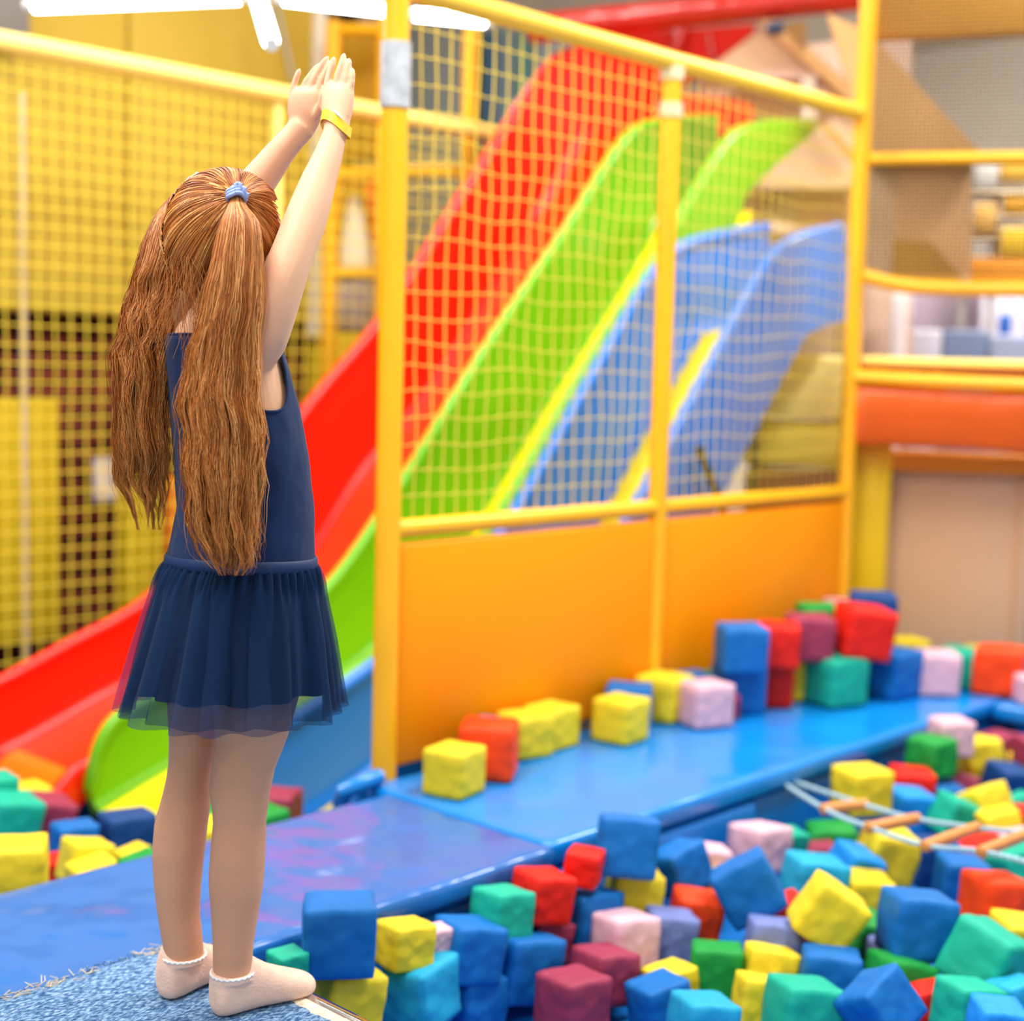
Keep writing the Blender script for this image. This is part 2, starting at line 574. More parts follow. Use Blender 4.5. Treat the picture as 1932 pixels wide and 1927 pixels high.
a, b = at_b(1335, 60, 1.9), at_b(1345, 120, 1.9)
mb = MB()
mb.tube([a, b], 0.012, 8)
mb.build('canopy_seam', M_redpad, cn)

# ------------------------------------------------------------------ tower left of the first post
M_yframe = mat('amber_tower_sleeve', '#f6b208', 0.45, 0.4, bump=(8, 0.15, 0.01))
TB = at_y(722, 400, 2.45)
def at_t(px, py, off=0.0):
    r = ray(px, py)
    o = TB + WB * off
    return CAM + r * ((o - CAM).dot(WB) / r.dot(WB))
tw = thing('climbing_tower', Vector((TB.x, TB.y, -0.69)), 'amber padded climbing tower behind the first post of the net frame', 'climbing tower')
for px, top in ((624, 40), (722, -40), (880, -40)):
    p = at_t(px, 400)
    pole_mb((p.x, p.y, -0.69), (p.x, p.y, at_t(px, top).z), 0.036 if px != 880 else 0.034, wob=0.05).build('post', M_yframe, tw)
for (x0, x1, y) in ((624, 722, 55), (624, 722, 326), (722, 880, 324), (612, 722, 515)):
    pole_mb(at_t(x0, y), at_t(x1, y), 0.026, wob=0.05).build('rail', M_yframe, tw)
def tower_panel(name, x0, y0, x1, y1, m, off=0.05):
    a, b = at_t(x0, y0, off), at_t(x1, y1, off)
    mb = MB()
    c = (a + b) / 2
    w = abs((b - a).dot(WA))
    mb.rbox(c, (w, 0.03, abs(a.z - b.z)), 0.006, MSK)
    return mb.build(name, m, tw)
tower_panel('amber_panel', 628, 60, 718, 300, mat('amber_panel', '#b98a16', 0.7, 0.3, var=(5, 0.2)), 0.25)
tower_panel('dark_panel', 628, 335, 718, 505, mat('ochre_panel', '#c58d18', 0.7, 0.3, var=(4, 0.15)), 0.3)
pp = tower_panel('picture_panel', 626, 530, 718, 622, mat('picture_print', '#8c7d86', 0.5, 0.4, var=(9, 0.35)), 0.02)
tower_panel('lower_panel', 622, 628, 722, 760, M_ypad, 0.02)
# pale cone shaped cushion seen inside the tower
c = at_t(672, 505, 0.12)
t = at_t(668, 370, 0.12)
mb = MB()
mb.tube([c, c.lerp(t, 0.25), c.lerp(t, 0.7), t], [0.085, 0.083, 0.045, 0.018], 16)
tag(mb.build('cone_cushion', mat('pale_fabric', '#d8d0ba', 0.8, 0.2)), 'pale cone shaped cushion inside the amber climbing tower', 'cushion')
# orange flap beside it
mb = MB()
q = [at_t(690, 345, 0.2), at_t(722, 345, 0.2), at_t(722, 505, 0.2), at_t(706, 505, 0.2)]
mb.add(q + [p + WB * 0.02 for p in q], [(0, 1, 2, 3), (7, 6, 5, 4)] + [(i, (i + 1) % 4, (i + 1) % 4 + 4, i + 4) for i in range(4)])
mb.build('side_flap', M_orange, tw, smooth=False)

# grey window wall seen between the tower and the red slide
mb = MB()
a, b = at_b(770, 40, 2.6), at_b(1090, 420, 2.6)
b.z = -0.69
mb.rbox((a + b) / 2, (abs((b - a).dot(WA)), 0.05, abs(a.z - b.z)), 0.01, MSK)
tag(mb.build('partition', mat('blue_grey_panel', '#9aa39f', 0.6, 0.3, var=(3, 0.1))), 'blue grey panel behind the net between the tower and the red slide', 'panel')
for i, (x, c_) in enumerate(((925, '#3f6f92'), (955, '#6b8d9b'), (985, '#4f9a90'), (1008, '#7a8a94'), (903, '#4a5340'))):
    mb = MB()
    a, b = at_b(x - 6, 60, 2.55), at_b(x + 6, 330, 2.55)
    b.z = -0.69
    mb.rbox((a + b) / 2, (abs((b - a).dot(WA)), 0.03, abs(a.z - b.z)), 0.006, MSK)
    tag(mb.build('hanging_strip', mat('strip_%d' % i, c_, 0.6, 0.3)), ('teal', 'pale blue', 'sea green', 'grey', 'olive')[i] + ' hanging strip on the panel behind the upper net', 'strip')
mb = MB()
a, b = at_b(640, 60, 3.2), at_b(800, 330, 3.2)
b.z = -0.69
mb.rbox((a + b) / 2, (abs((b - a).dot(WA)) + 0.3, 0.05, abs(a.z - b.z)), 0.01, MSK)
tag(mb.build('partition', mat('pink_brown_panel', '#b28a72', 0.7, 0.3, var=(4, 0.15))), 'pinkish brown panel behind the amber climbing tower', 'panel')

# ------------------------------------------------------------------ LED tubes hung from the ceiling
M_led = mat('led_glow', '#ffffff', 0.4, 0.3, emit=((1.0, 0.99, 0.95), 10.0))
M_cap = mat('led_cap', '#e8e6df', 0.4, 0.4)
def led(p, q, label, r=0.021):
    p, q = Vector(p), Vector(q)
    d = (q - p).normalized()
    root = thing('led_tube', p, label, 'tube light', 'hanging LED tubes')
    mb = MB()
    mb.tube([p + d * 0.02, q - d * 0.02], r, 14)
    mb.build('glowing_tube', M_led, root)
    for e, s in ((p, 1), (q, -1)):
        mb = MB()
        mb.tube([e - d * s * 0.012, e + d * s * 0.025], r * 0.8, 14)
        mb.build('end_cap', M_cap, root)
    for f in (0.25, 0.75):
        w = p.lerp(q, f)
        mb = MB()
        mb.tube([w, (w.x, w.y, 3.7)], 0.002, 5)
        mb.build('hanging_wire', M_cap, root)
led(at_d(55, 11, 4.2), at_d(462, -6, 4.0), 'glowing white tube light along the upper left edge above the net rail')
led(at_d(488, 0, 3.9), at_d(512, 82, 3.6), 'short steep glowing tube light above the raised hands')
led(at_d(524, -3, 4.05), at_d(748, 22, 4.0), 'glowing white tube light left of the taped post top', 0.018)
led(at_d(770, 26, 4.15), at_d(926, 42, 4.25), 'glowing white tube light right of the taped post top', 0.018)
mb = MB()
mb.tube([at_y(515, -20, 2.6), at_y(552, 150, 2.6)], 0.014, 8)
tag(mb.build('grey_cable', mat('grey_cable', '#9a9078', 0.6, 0.3)), 'grey cable slanting down behind the raised hands', 'cable')

# ------------------------------------------------------------------ right-hand tower
rt = thing('play_tower', sk(0, 0, 0), 'right-hand play tower with yellow rails, orange padded beam and fine net', 'play tower')
def rail_b(pts, b, r, name, m, parent=rt):
    P = [at_b(x, y, b) for x, y in pts]
    mb = MB()
    mb.tube([Vector(p) for p in bez(P, 20)], [r * (1 + 0.06 * noise.noise(Vector((i * 0.8, 1, 2)))) for i in range(20)], 14)
    return mb.build(name, m, parent)
rail_b([(1640, 301), (1800, 299), (2060, 296)], 0.0, 0.022, 'upper_rail', M_ybar)
rail_b([(1628, 520), (1690, 536), (1780, 544), (2060, 548)], 0.0, 0.025, 'sagging_rail', M_ybar)
rail_b([(1612, 712), (1800, 722), (2060, 733)], -0.01, 0.026, 'lower_rail', M_ybar)
rail_b([(1628, 682), (1800, 687), (2060, 693)], 0.06, 0.019, 'cream_rail', mat('cream_sleeve', '#f3d46a', 0.45, 0.4))
rail_b([(1622, 694), (1800, 702), (2060, 710)], 0.1, 0.02, 'maroon_rail', mat('maroon_sleeve', '#8a3048', 0.5, 0.4))
def panel_b(name, x0, y0, x1, y1, b, th, m, parent=rt, r=0.02, skew=0.0):
    p0, p1 = at_b(x0, y0, b), at_b(x1, y1, b)
    mb = MB()
    mb.rbox((p0 + p1) / 2 + WB * th / 2, (abs((p1 - p0).dot(WA)), th, abs(p0.z - p1.z)), r, MSK)
    return mb.build(name, m, parent)
M_obeam = mat('orange_beam_vinyl', '#f2650a', 0.33, 0.5, bump=(7, 0.5, 0.02), var=(3, 0.06))
P = [at_b(x, y, 0.0) for x, y in ((1612, 782), (1800, 793), (2060, 806))]
mb = MB()
rings = []
for p in bez(P, 24):
    p = Vector(p)
    wv = 0.01 * noise.noise(p * 5)
    ring = []
    for k in range(16):
        an = 2 * math.pi * k / 16
        cx, cz = math.cos(an), math.sin(an)
        ring.append(p + WB * (0.06 + math.copysign(abs(cx) ** 0.4, cx) * (0.075 + wv)) + Vector((0, 0, math.copysign(abs(cz) ** 0.4, cz) * (0.105 + wv))))
    rings.append(ring)
mb.loft(rings)
mb.build('padded_beam', M_obeam, rt)
M_oshade = mat('shaded_beam_amber', '#c87d14', 0.6, 0.3, bump=(20, 0.3, 0.01))  # darker amber puts the shade of the beam's underside into the colour
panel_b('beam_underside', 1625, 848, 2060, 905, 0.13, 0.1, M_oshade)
panel_b('yellow_column', 1606, 835, 1664, 1240, 0.09, 0.06, mat('column_yellow', '#e8bd0a', 0.5, 0.4))
mb = MB()
a, b = at_b(1660, 860, 0.2), at_b(2075, 1300, 0.2)
mb.rbox((a + b) / 2 + WB * 0.02, (abs((b - a).dot(WA)), 0.04, abs(a.z - b.z)), 0.006, MSK)
M_wood = mat('pale_wood', '#dcae85', 0.6, 0.3, var=(3, 0.05))
tag(mb.build('plywood_wall', M_wood), 'pale peach plywood panel under the orange padded beam', 'panel')
panel_b('trim', 1926, 905, 1934, 1230, 0.185, 0.02, mat('peach_edge', '#d2a67e', 0.6, 0.3), r=0.004)
# fine dark net filling the upper bays
def fine_net(x0, y0, x1, y1, b, name, sp=0.0135, r=0.002, m=M_dcord):
    p0, p1 = at_b(x0, y0, b), at_b(x1, y1, b)
    w = (p1 - p0).dot(WA)
    hgt = p1.z - p0.z
    nu, nv = int(abs(w) / sp), int(abs(hgt) / sp)
    mb = MB()
    for i in range(nu + 1):
        q = p0 + WA * (w * i / nu)
        mb.box(q + Vector((0, 0, hgt / 2)), (2 * r, 2 * r, abs(hgt)), MSK)
    for k in range(nv + 1):
        q = p0 + Vector((0, 0, hgt * k / nv)) + WA * (w / 2)
        mb.box(q, (abs(w), 2 * r, 2 * r), MSK)
    o = mb.build(name, m, rt, smooth=False)
    return o
fine_net(1650, -60, 2040, 520, 0.03, 'fine_net')
fine_net(1632, 735, 2040, 900, -0.055, 'fine_net', 0.013, 0.0008, mat('orange_net_cord', '#c46018', 0.8, 0.2))
panel_b('header_board', 1655, -90, 2060, 62, 0.9, 0.06, mat('amber_wood', '#cf9338', 0.6, 0.3, var=(2, 0.06)))

# far room seen through the right-hand bays
def far_box(name, x0, y0, x1, y1, b, col, label, cat, th=0.2, ground=True):
    p0, p1 = at_b(x0, y0, b), at_b(x1, y1, b)
    if ground:
        p1.z = -0.69
    mb = MB()
    mb.rbox((p0 + p1) / 2 + WB * th / 2, (abs((p1 - p0).dot(WA)), th, abs(p0.z - p1.z)), 0.015, MSK)
    o = mb.build(name, mat(name + '_' + col.strip('#'), col, 0.6, 0.3, var=(4, 0.08)))
    return tag(o, label, cat)
far_box('partition', 1560, 520, 2200, 740, 3.4, '#a39ca6', 'grey partition of the far room seen below the sagging yellow rail', 'partition')
far_box('grey_column', 1616, 500, 1668, 700, 2.2, '#8f8a95', 'grey column in the far room next to the third yellow post', 'column')
far_box('white_post', 1680, 556, 1709, 618, 1.9, '#e8dcda', 'white post in the far room beside the third yellow post', 'post', 0.05)
far_box('pale_cabinet', 1715, 622, 1774, 690, 2.1, '#b3b0ba', 'pale grey cabinet in the far room left of the slate one', 'cabinet')
far_box('low_cabinet', 1780, 622, 1862, 690, 2.1, '#66728f', 'slate blue cabinet in the far room below the sagging yellow rail', 'cabinet')
far_box('grey_counter', 1868, 632, 1990, 690, 2.1, '#8a93ac', 'blue grey counter in the far room at the right edge', 'counter')
far_box('grey_locker', 1725, 545, 1850, 612, 3.05, '#8d7c88', 'mauve grey locker in the far room behind the cabinets', 'locker')
far_box('blue_bin', 1886, 592, 1908, 632, 2.16, '#2c5fae', 'small blue bin on the blue grey counter in the far room', 'bin', 0.08, False)
rk = thing('storage_rack', at_b(1880, 690, 2.75), 'rack of coloured boxes in the far room behind the fine net', 'rack')
rk.location.z = -0.69
def rack_part(nm, x0, y0, x1, y1, b, col, th=0.15):
    p0, p1 = at_b(x0, y0, b), at_b(x1, y1, b)
    mb = MB()
    mb.rbox((p0 + p1) / 2 + WB * th / 2, (abs((p1 - p0).dot(WA)), th, abs(p0.z - p1.z)), 0.012, MSK)
    return mb.build(nm, mat('rack_' + col.strip('#'), col, 0.6, 0.3), rk)
for (x0, y0, x1, y1, c_) in ((1838, 300, 1880, 360, '#bdb9b0'), (1895, 370, 1940, 405, '#c08a18'), (1838, 385, 1880, 440, '#d6a450'), (1888, 430, 1950, 484, '#e0b422'), (1890, 300, 1950, 340, '#d9a93a')):
    rack_part('storage_box', x0, y0, x1, y1, 2.7, c_)
rack_part('shelf_board', 1830, 486, 2060, 545, 2.7, '#d98a1c', 0.3)
for y in (362, 406, 442):
    rack_part('shelf', 1832, y, 2060, y + 5, 2.7, '#c9b28a', 0.2)
for x in (1830, 1884, 1960):
    p = at_b(x, 300, 2.8)
    mb = MB()
    mb.box((p.x, p.y, (p.z - 0.69) / 2), (0.03, 0.03, p.z + 0.69), MSK)
    mb.build('upright', mat('rack_upright', '#a9a299', 0.5, 0.4), rk)

# ------------------------------------------------------------------ wooden play house behind the net
M_w1 = mat('house_wood', '#dcbb93', 0.6, 0.3, var=(3, 0.06))
M_w2 = mat('house_wood_pink', '#e3c3ac', 0.6, 0.3, var=(3, 0.06))
M_w3 = mat('house_wood_amber', '#d3a268', 0.6, 0.3, var=(3, 0.06))
ph = thing('play_house', sk(-0.3, 1.0, 1.0), 'pale wooden play house with gabled roofs behind the green and blue slides', 'play house')
def slab(name, pts, b, th, m, parent=ph):
    P = [at_b(x, y, b) for x, y in pts]
    n = len(P)
    mb = MB()
    mb.add(P + [p + WB * th for p in P], [tuple(range(n)), tuple(range(2 * n - 1, n - 1, -1))] + [(i, (i + 1) % n, (i + 1) % n + n, i + n) for i in range(n)])
    return mb.build(name, m, parent, smooth=False)
slab('back_board', [(1322, 110), (1720, 60), (1720, 700), (1322, 700)], 2.05, 0.05, M_w2)
slab('front_gable', [(1325, 138), (1440, 52), (1560, 140)], 1.77, 0.1, M_w1)
slab('eave_board', [(1322, 134), (1545, 132), (1545, 148), (1322, 150)], 1.71, 0.2, M_w2)
slab('roof_board', [(1432, 40), (1462, 36), (1640, 190), (1640, 225)], 1.67, 0.3, M_w3)
slab('brown_gable', [(1478, 45), (1520, 40), (1520, 95)], 1.65, 0.05, mat('brown_board', '#8f6a38', 0.7, 0.3))
slab('porch_post', [(1512, 145), (1538, 145), (1538, 230), (1512, 230)], 1.69, 0.1, mat('white_wood', '#ecd9c6', 0.6, 0.3))
slab('lower_gable', [(1405, 340), (1575, 222), (1650, 280), (1650, 340)], 1.71, 0.2, M_w2)
slab('lower_eave', [(1408, 336), (1652, 332), (1652, 352), (1408, 356)], 1.65, 0.25, M_w1)
slab('wall_board', [(1345, 345), (1425, 345), (1425, 480), (1345, 480)], 1.85, 0.05, M_w2)
slab('wall_board', [(1430, 356), (1500, 356), (1500, 560), (1430, 560)], 1.85, 0.05, mat('beige_wood', '#d4ba86', 0.6, 0.3))
slab('wall_board', [(1500, 356), (1600, 356), (1600, 600), (1500, 600)], 1.87, 0.05, mat('tan_wood', '#dba57c', 0.6, 0.3))
slab('shade_brace', [(1545, 235), (1560, 235), (1610, 285), (1610, 310)], 1.63, 0.05, mat('amber_brace', '#c79a52', 0.6, 0.3))
# dark camera on the gable
mb = MB()
mb.rbox(at_b(1462, 54, 1.0), (0.07, 0.08, 0.045), 0.012, MSK)
tag(mb.build('dark_spotlight', mat('navy_plastic', '#22304c', 0.4, 0.5)), 'small dark navy spotlight under the red padded beam', 'spotlight')
p2 = thing('wooden_playhouse', sk(0.3, 0.8, 1.0), 'wooden play house with a big sloped roof behind the fine net on the right', 'play house')
slab('roof_slope', [(1560, 25), (1640, 60), (1852, 290), (1630, 295), (1600, 150)], 0.82, 0.3, M_w3, p2)
slab('wall_board', [(1690, 300), (1833, 300), (1833, 526), (1690, 540)], 0.95, 0.06, mat('wood_light', '#e2b27c', 0.6, 0.3, var=(3, 0.04)), p2)
slab('wall_board', [(1636, 300), (1692, 300), (1688, 540), (1625, 530)], 0.97, 0.06, M_w1, p2)
slab('dark_ledge', [(1685, 452), (1755, 455), (1820, 528), (1685, 540)], 0.85, 0.05, mat('ledge_wood', '#c08d3a', 0.6, 0.3), p2)

# ------------------------------------------------------------------ blue mats, pit walls, carpet board
def mat_pad(name, x0, x1, y0, y1, label, z0=-0.055, m=None):
    """vinyl crash mat: softly waved top, rolled edge"""
    nx, ny = max(8, int((x1 - x0) / 0.035)), max(6, int((y1 - y0) / 0.035))
    bm = bmesh.new()
    bmesh.ops.create_cube(bm, size=1)
    bmesh.ops.scale(bm, vec=(x1 - x0, y1 - y0, -z0), verts=bm.verts)
    bmesh.ops.translate(bm, vec=((x0 + x1) / 2, (y0 + y1) / 2, z0 / 2), verts=bm.verts)
    bmesh.ops.bevel(bm, geom=bm.edges[:], offset=0.016, segments=3, affect='EDGES', profile=0.5)
    top = [f for f in bm.faces if f.normal.z > 0.9]
    es = set()
    for f in top:
        es.update(f.edges)
    for ax, n in ((0, nx), (1, ny)):
        for i in range(1, n):
            co = [0, 0, 0]; no = [0, 0, 0]
            co[ax] = ((x0 + (x1 - x0) * i / n), (y0 + (y1 - y0) * i / n))[ax]
            no[ax] = 1
            bmesh.ops.bisect_plane(bm, geom=bm.verts[:] + bm.edges[:] + bm.faces[:], plane_co=co, plane_no=no)
    for v in bm.verts:
        if v.co.z > -0.012:
            e = min(v.co.x - x0, x1 - v.co.x, v.co.y - y0, y1 - v.co.y)
            k = min(1, max(0, e) / 0.06)
            v.co.z += k * (0.0035 * noise.noise(Vector((v.co.x * 5.0, v.co.y * 7, 1.3))) + 0.0016 * noise.noise(Vector((v.co.x * 14, v.co.y * 17, 7.3))) - 0.001)
    bmesh.ops.recalc_face_normals(bm, faces=bm.faces)
    me = bpy.data.meshes.new(name)
    bm.to_mesh(me)
    bm.free()
    me.polygons.foreach_set('use_smooth', [True] * len(me.polygons))
    me.materials.append(m or M_bmat)
    return tag(link(name, me), label, 'mat')
XS = -0.10          # seam between the two mats
mat_pad('crash_mat', -2.6, XS, -0.665, -0.12, 'glossy blue vinyl mat nearest the girl, running past her feet', m=mat('slate_blue_vinyl', '#1f66b2', 0.2, 0.6, bump=(3.0, 1.0, 0.05, 2.5), var=(3, 0.06)))
mat_pad('crash_mat', XS + 0.006, 2.62, -0.645, -0.036, 'long blue vinyl mat along the orange panels, under the loose cubes')
mat_pad('crash_mat', 1.98, 3.2, -2.6, -0.655, 'blue vinyl mat at the far end of the foam pit')
def pad(name, c, size, label, r=0.02):
    mb = MB()
    mb.rbox(c, size, r, seg=3)
    return tag(mb.build(name, M_bside), label, 'pad')
pad('pit_wall_pad', (-0.95, -0.395, -0.375), (3.3, 0.50, 0.625), 'blue padded pit wall under the near mat beside the girl')
pad('pit_wall_pad', (1.67, -0.345, -0.375), (1.92, 0.56, 0.625), 'blue padded pit wall under the long mat by the orange panels')
pad('pit_wall_pad', (2.62, -1.66, -0.375), (1.2, 1.88, 0.625), 'blue padded pit wall under the far end mat')
# dark blue corner pad where the mat meets the first post
mb = MB()
a = at_z(676, 1497, -0.01)
mb.tube([at_z(640, 1520, -0.06), at_z(652, 1492, 0.0), at_z(690, 1474, 0.02), at_z(716, 1466, 0.02)], [0.018, 0.022, 0.022, 0.02], 10)
tag(mb.build('rolled_edge', M_bmat), 'rolled blue vinyl edge at the foot of the first yellow post', 'edge roll')

# carpeted board the girl stands on
ZC = 0.03
XE, YE = -0.972, -0.618
def carpet_mat():
    m = mat('blue_carpet', '#5a7da6', 0.95, 0.1)
    nt = m.node_tree
    b = nt.nodes['Principled BSDF']
    tc = nt.nodes.new('ShaderNodeTexCoord')
    n = nt.nodes.new('ShaderNodeTexNoise')
    n.inputs['Scale'].default_value = 190
    n.inputs['Detail'].default_value = 5
    n2 = nt.nodes.new('ShaderNodeTexNoise')
    n2.inputs['Scale'].default_value = 14
    mp = nt.nodes.new('ShaderNodeMapping')
    mp.inputs['Scale'].default_value = (0.6, 1.6, 1)
    mp.inputs['Rotation'].default_value = (0, 0, 0.9)
    nt.links.new(tc.outputs['Object'], mp.inputs['Vector'])
    nt.links.new(mp.outputs['Vector'], n.inputs['Vector'])
    nt.links.new(tc.outputs['Object'], n2.inputs['Vector'])
    cr = nt.nodes.new('ShaderNodeValToRGB')
    cr.color_ramp.elements[0].position = 0.36
    cr.color_ramp.elements[0].color = (*lin('#274a78'), 1)
    cr.color_ramp.elements[1].position = 0.62
    cr.color_ramp.elements[1].color = (*lin('#93b4d2'), 1)
    e = cr.color_ramp.elements.new(0.5)
    e.color = (*lin('#577ba6'), 1)
    nt.links.new(n.outputs['Fac'], cr.inputs['Fac'])
    nt.links.new(cr.outputs['Color'], b.inputs['Base Color'])
    bp = nt.nodes.new('ShaderNodeBump')
    bp.inputs['Strength'].default_value = 0.8
    bp.inputs['Distance'].default_value = 0.004
    nt.links.new(n.outputs['Fac'], bp.inputs['Height'])
    nt.links.new(bp.outputs['Normal'], b.inputs['Normal'])
    return m
M_carpet = carpet_mat()
board = thing('carpeted_board', (-1.7, -1.4, ZC), 'blue carpeted jumping board with a chrome edge under the girl', 'board')
mb = MB()
mb.box((-1.9, -1.485, -0.015), (1.84, 1.62, 0.022))
mb.build('board', mat('raw_wood', '#a98658', 0.7, 0.3), board)
mb = MB()
x0, x1, y0, y1 = -2.8, XE - 0.026, -2.3, YE
n = 60
vs = []
for i in range(n + 1):
    x = x0 + (x1 - x0) * i / n
    for (y, z) in ((y0, ZC - 0.012), (y0, ZC), (y1 - 0.02 + 0.006 * noise.noise(Vector((x * 25, 0, 0))), ZC), (y1 + 0.008 * noise.noise(Vector((x * 40, 3, 0))), ZC - 0.004), (y1 + 0.006 * noise.noise(Vector((x * 40, 3, 0))), ZC - 0.028)):
        vs.append((x, y, z))
mb.add(vs, [(i * 5 + k, (i + 1) * 5 + k, (i + 1) * 5 + k + 1, i * 5 + k + 1) for i in range(n) for k in range(4)] + [tuple(range(5)), tuple(n * 5 + k for k in range(4, -1, -1))])
mb.build('carpet', M_carpet, board)
# frayed edge
mb = MB()
rnd = random.Random(3)
for i in range(900):
    x = rnd.uniform(x0 + 0.8, x1)
    y = y1 + rnd.uniform(-0.004, 0.004)
    z = ZC - rnd.uniform(0.002, 0.02)
    L = rnd.uniform(0.006, 0.017)
    d = Vector((rnd.uniform(-1, 1), rnd.uniform(0.1, 1), rnd.uniform(-0.5, 0.7))).normalized()
    mb.tube([(x, y, z), Vector((x, y, z)) + d * L * 0.6, Vector((x, y, z)) + d * L + Vector((rnd.uniform(-.004, .004), 0, -0.003))], 0.0011, 4, False)
o = mb.build('frayed_edge', M_carpet, board)
o['kind'] = 'stuff'
mb = MB()
for i in range(110):
    x = rnd.choice((rnd.uniform(-1.30, -1.17), rnd.uniform(-1.10, -1.01), rnd.uniform(-1.5, -1.3)))
    p = Vector((x, y1 - rnd.uniform(-0.004, 0.022), ZC + 0.001))
    d = Vector((rnd.uniform(-1, 1), rnd.uniform(-0.6, 0.6), rnd.uniform(0, 0.2))).normalized()
    mb.tube([p, p + d * 0.008, p + d * rnd.uniform(0.01, 0.02)], 0.0008, 4, False)
o = mb.build('loose_thread', mat('jute_thread', '#cfc0a4', 0.9, 0.1), board)
o['kind'] = 'stuff'
M_chrome = mat('chrome', '#d8dadc', 0.12, 0.5, metal=1.0)
mb = MB()
rings = []
for y in (-2.3, -0.668):
    pr = [(XE - 0.030, ZC - 0.004), (XE - 0.027, ZC + 0.001), (XE - 0.018, ZC + 0.004), (XE - 0.008, ZC + 0.0015), (XE - 0.001, ZC - 0.006), (XE + 0.002, ZC - 0.016), (XE, ZC - 0.045), (XE - 0.006, ZC - 0.045), (XE - 0.006, ZC - 0.014), (XE - 0.03, ZC - 0.012)]
    rings.append([Vector((x, y, z)) for x, z in pr])
mb.loft(rings)
mb.build('chrome_edge', M_chrome, board)
mb = MB()
ys = np.linspace(-2.3, -0.70, 200)
rows = []
for y in ys:
    a_ = 0.006 * noise.noise(Vector((0, y * 60, 1))) + 0.004 * noise.noise(Vector((0, y * 160, 5)))
    b_ = 0.002 * noise.noise(Vector((0, y * 90, 9)))
    e_ = XE - 0.052 + a_ + (0.016 if y > -0.93 else 0.0)
    rows.append([Vector((e_, y, ZC - 0.001)), Vector((e_ + 0.003, y, ZC + 0.0016 + b_)), Vector((XE - 0.03, y, ZC + 0.002 + b_)), Vector((XE - 0.026 + b_, y, ZC - 0.002))])
mb.loft(rows, cap=False, closed=False)
mb.build('torn_backing', mat('torn_backing', '#e4d9c2', 0.9, 0.1, bump=(150, 0.8, 0.004), var=(70, 0.22)), board)
# padded front of the platform below the board
pad('platform_pad', (-1.75, -1.46, -0.36), (1.5, 1.58, 0.65), 'blue padded platform under the carpeted jumping board')
# ------------------------------------------------------------------ the girl
def D(py):                       # camera depth of the upright line through her body
    return 2.158 + (py - 690) * 0.0000764


def M2(px, d):                   # pixels to metres at depth d
    return px * d / FPX


def ring_ellipse(c, hx, hy, n=40, tilt=None):
    return [c + Vector((hx * math.cos(2 * math.pi * k / n), hy * math.sin(2 * math.pi * k / n), 0)) for k in range(n)]


M_skin = mat('skin', '#ebb894', 0.5, 0.35, bump=(220, 0.05, 0.001), var=(9, 0.04), sss=0.15)
M_tights = mat('tan_tights', '#d39a76', 0.6, 0.3, bump=(400, 0.12, 0.001), var=(16, 0.04), sss=0.08)
M_navy = mat('navy_jersey', '#122a52', 0.8, 0.2, bump=(90, 0.15, 0.002), var=(10, 0.10), sheen=0.08)
M_sock = mat('pale_pink_knit', '#f3c9b2', 0.85, 0.2, bump=(260, 0.5, 0.002), var=(40, 0.06), sheen=0.2)
M_trim = mat('white_trim', '#f1ece6', 0.8, 0.2)

# torso outline in the photo: (row, left, right)
TORSO = [(1400, 345, 520), (1300, 318, 562), (1200, 318, 578), (1120, 322, 584), (1055, 326, 584), (960, 344, 582), (860, 338, 573), (770, 330, 555),
         (700, 322, 537), (650, 318, 522), (615, 335, 500), (590, 355, 485), (565, 372, 480), (540, 377, 478), (500, 377, 478)]


def torso_at(py, grow=0.0):
    rows = [t[0] for t in TORSO][::-1]
    l = np.interp(py, rows, [t[1] for t in TORSO][::-1])
    r = np.interp(py, rows, [t[2] for t in TORSO][::-1])
    d = D(py)
    c = at_d((l + r) / 2, py, d)
    h = M2((r - l) / 2, d)
    return c, h * 0.93 + grow, h * 1.07 + grow      # centre, half depth (x), half width (y)


mb = MB()
rings = []
for py in [1290, 1250, 1200, 1160, 1120, 1085, 1055, 1000, 960, 910, 860, 815, 770, 735, 700, 675, 650, 630, 615, 600, 590, 575, 565, 550, 540, 520, 500]:
    c, hx, hy = torso_at(py)
    rings.append(ring_ellipse(c, hx, hy))
mb.loft(rings)
# legs
NEAR = [(1250, 400, 575, 2.175), (1320, 402, 562, 2.18), (1394, 407.6, 541, 2.195), (1451, 399, 518, 2.2), (1493, 395.6, 509.7, 2.205), (1522, 401, 505.5, 2.207), (1550, 403, 501.5, 2.21), (1607, 397.6, 500.6, 2.213), (1664, 394, 497, 2.218),
        (1720, 399, 488, 2.224), (1777, 402, 478.5, 2.23), (1820, 402.5, 475, 2.235), (1860, 402, 478, 2.238)]
FAR = [(1250, 310, 430, 2.25), (1320, 316, 418, 2.25), (1394, 320, 409, 2.255), (1451, 318, 398, 2.26), (1493, 309, 395.6, 2.264), (1522, 301, 396, 2.267), (1550, 293, 392, 2.27), (1607, 288, 385.5, 2.274), (1664, 291, 379.5, 2.28),
       (1720, 297.5, 376, 2.285), (1777, 307, 382, 2.29), (1805, 312, 384, 2.293), (1840, 310, 386, 2.295)]


def leg_rings(tab, grow=0.0, rows=None):
    rr = [t[0] for t in tab]
    out = []
    for py in (np.linspace(rr[0], rr[-1], 30) if rows is None else rows):
        l, r, d = (np.interp(py, rr, [t[k] for t in tab]) for k in (1, 2, 3))
        c = at_d((l + r) / 2, py, d)
        h = M2((r - l) / 2, d) + grow
        out.append(ring_ellipse(c, h * 1.02, h * 0.98, 28))
    return out


mb.loft(leg_rings(NEAR, 0.0, np.linspace(1250, 1836, 30)))
mb.loft(leg_rings(FAR, 0.0, np.linspace(1250, 1806, 30)))
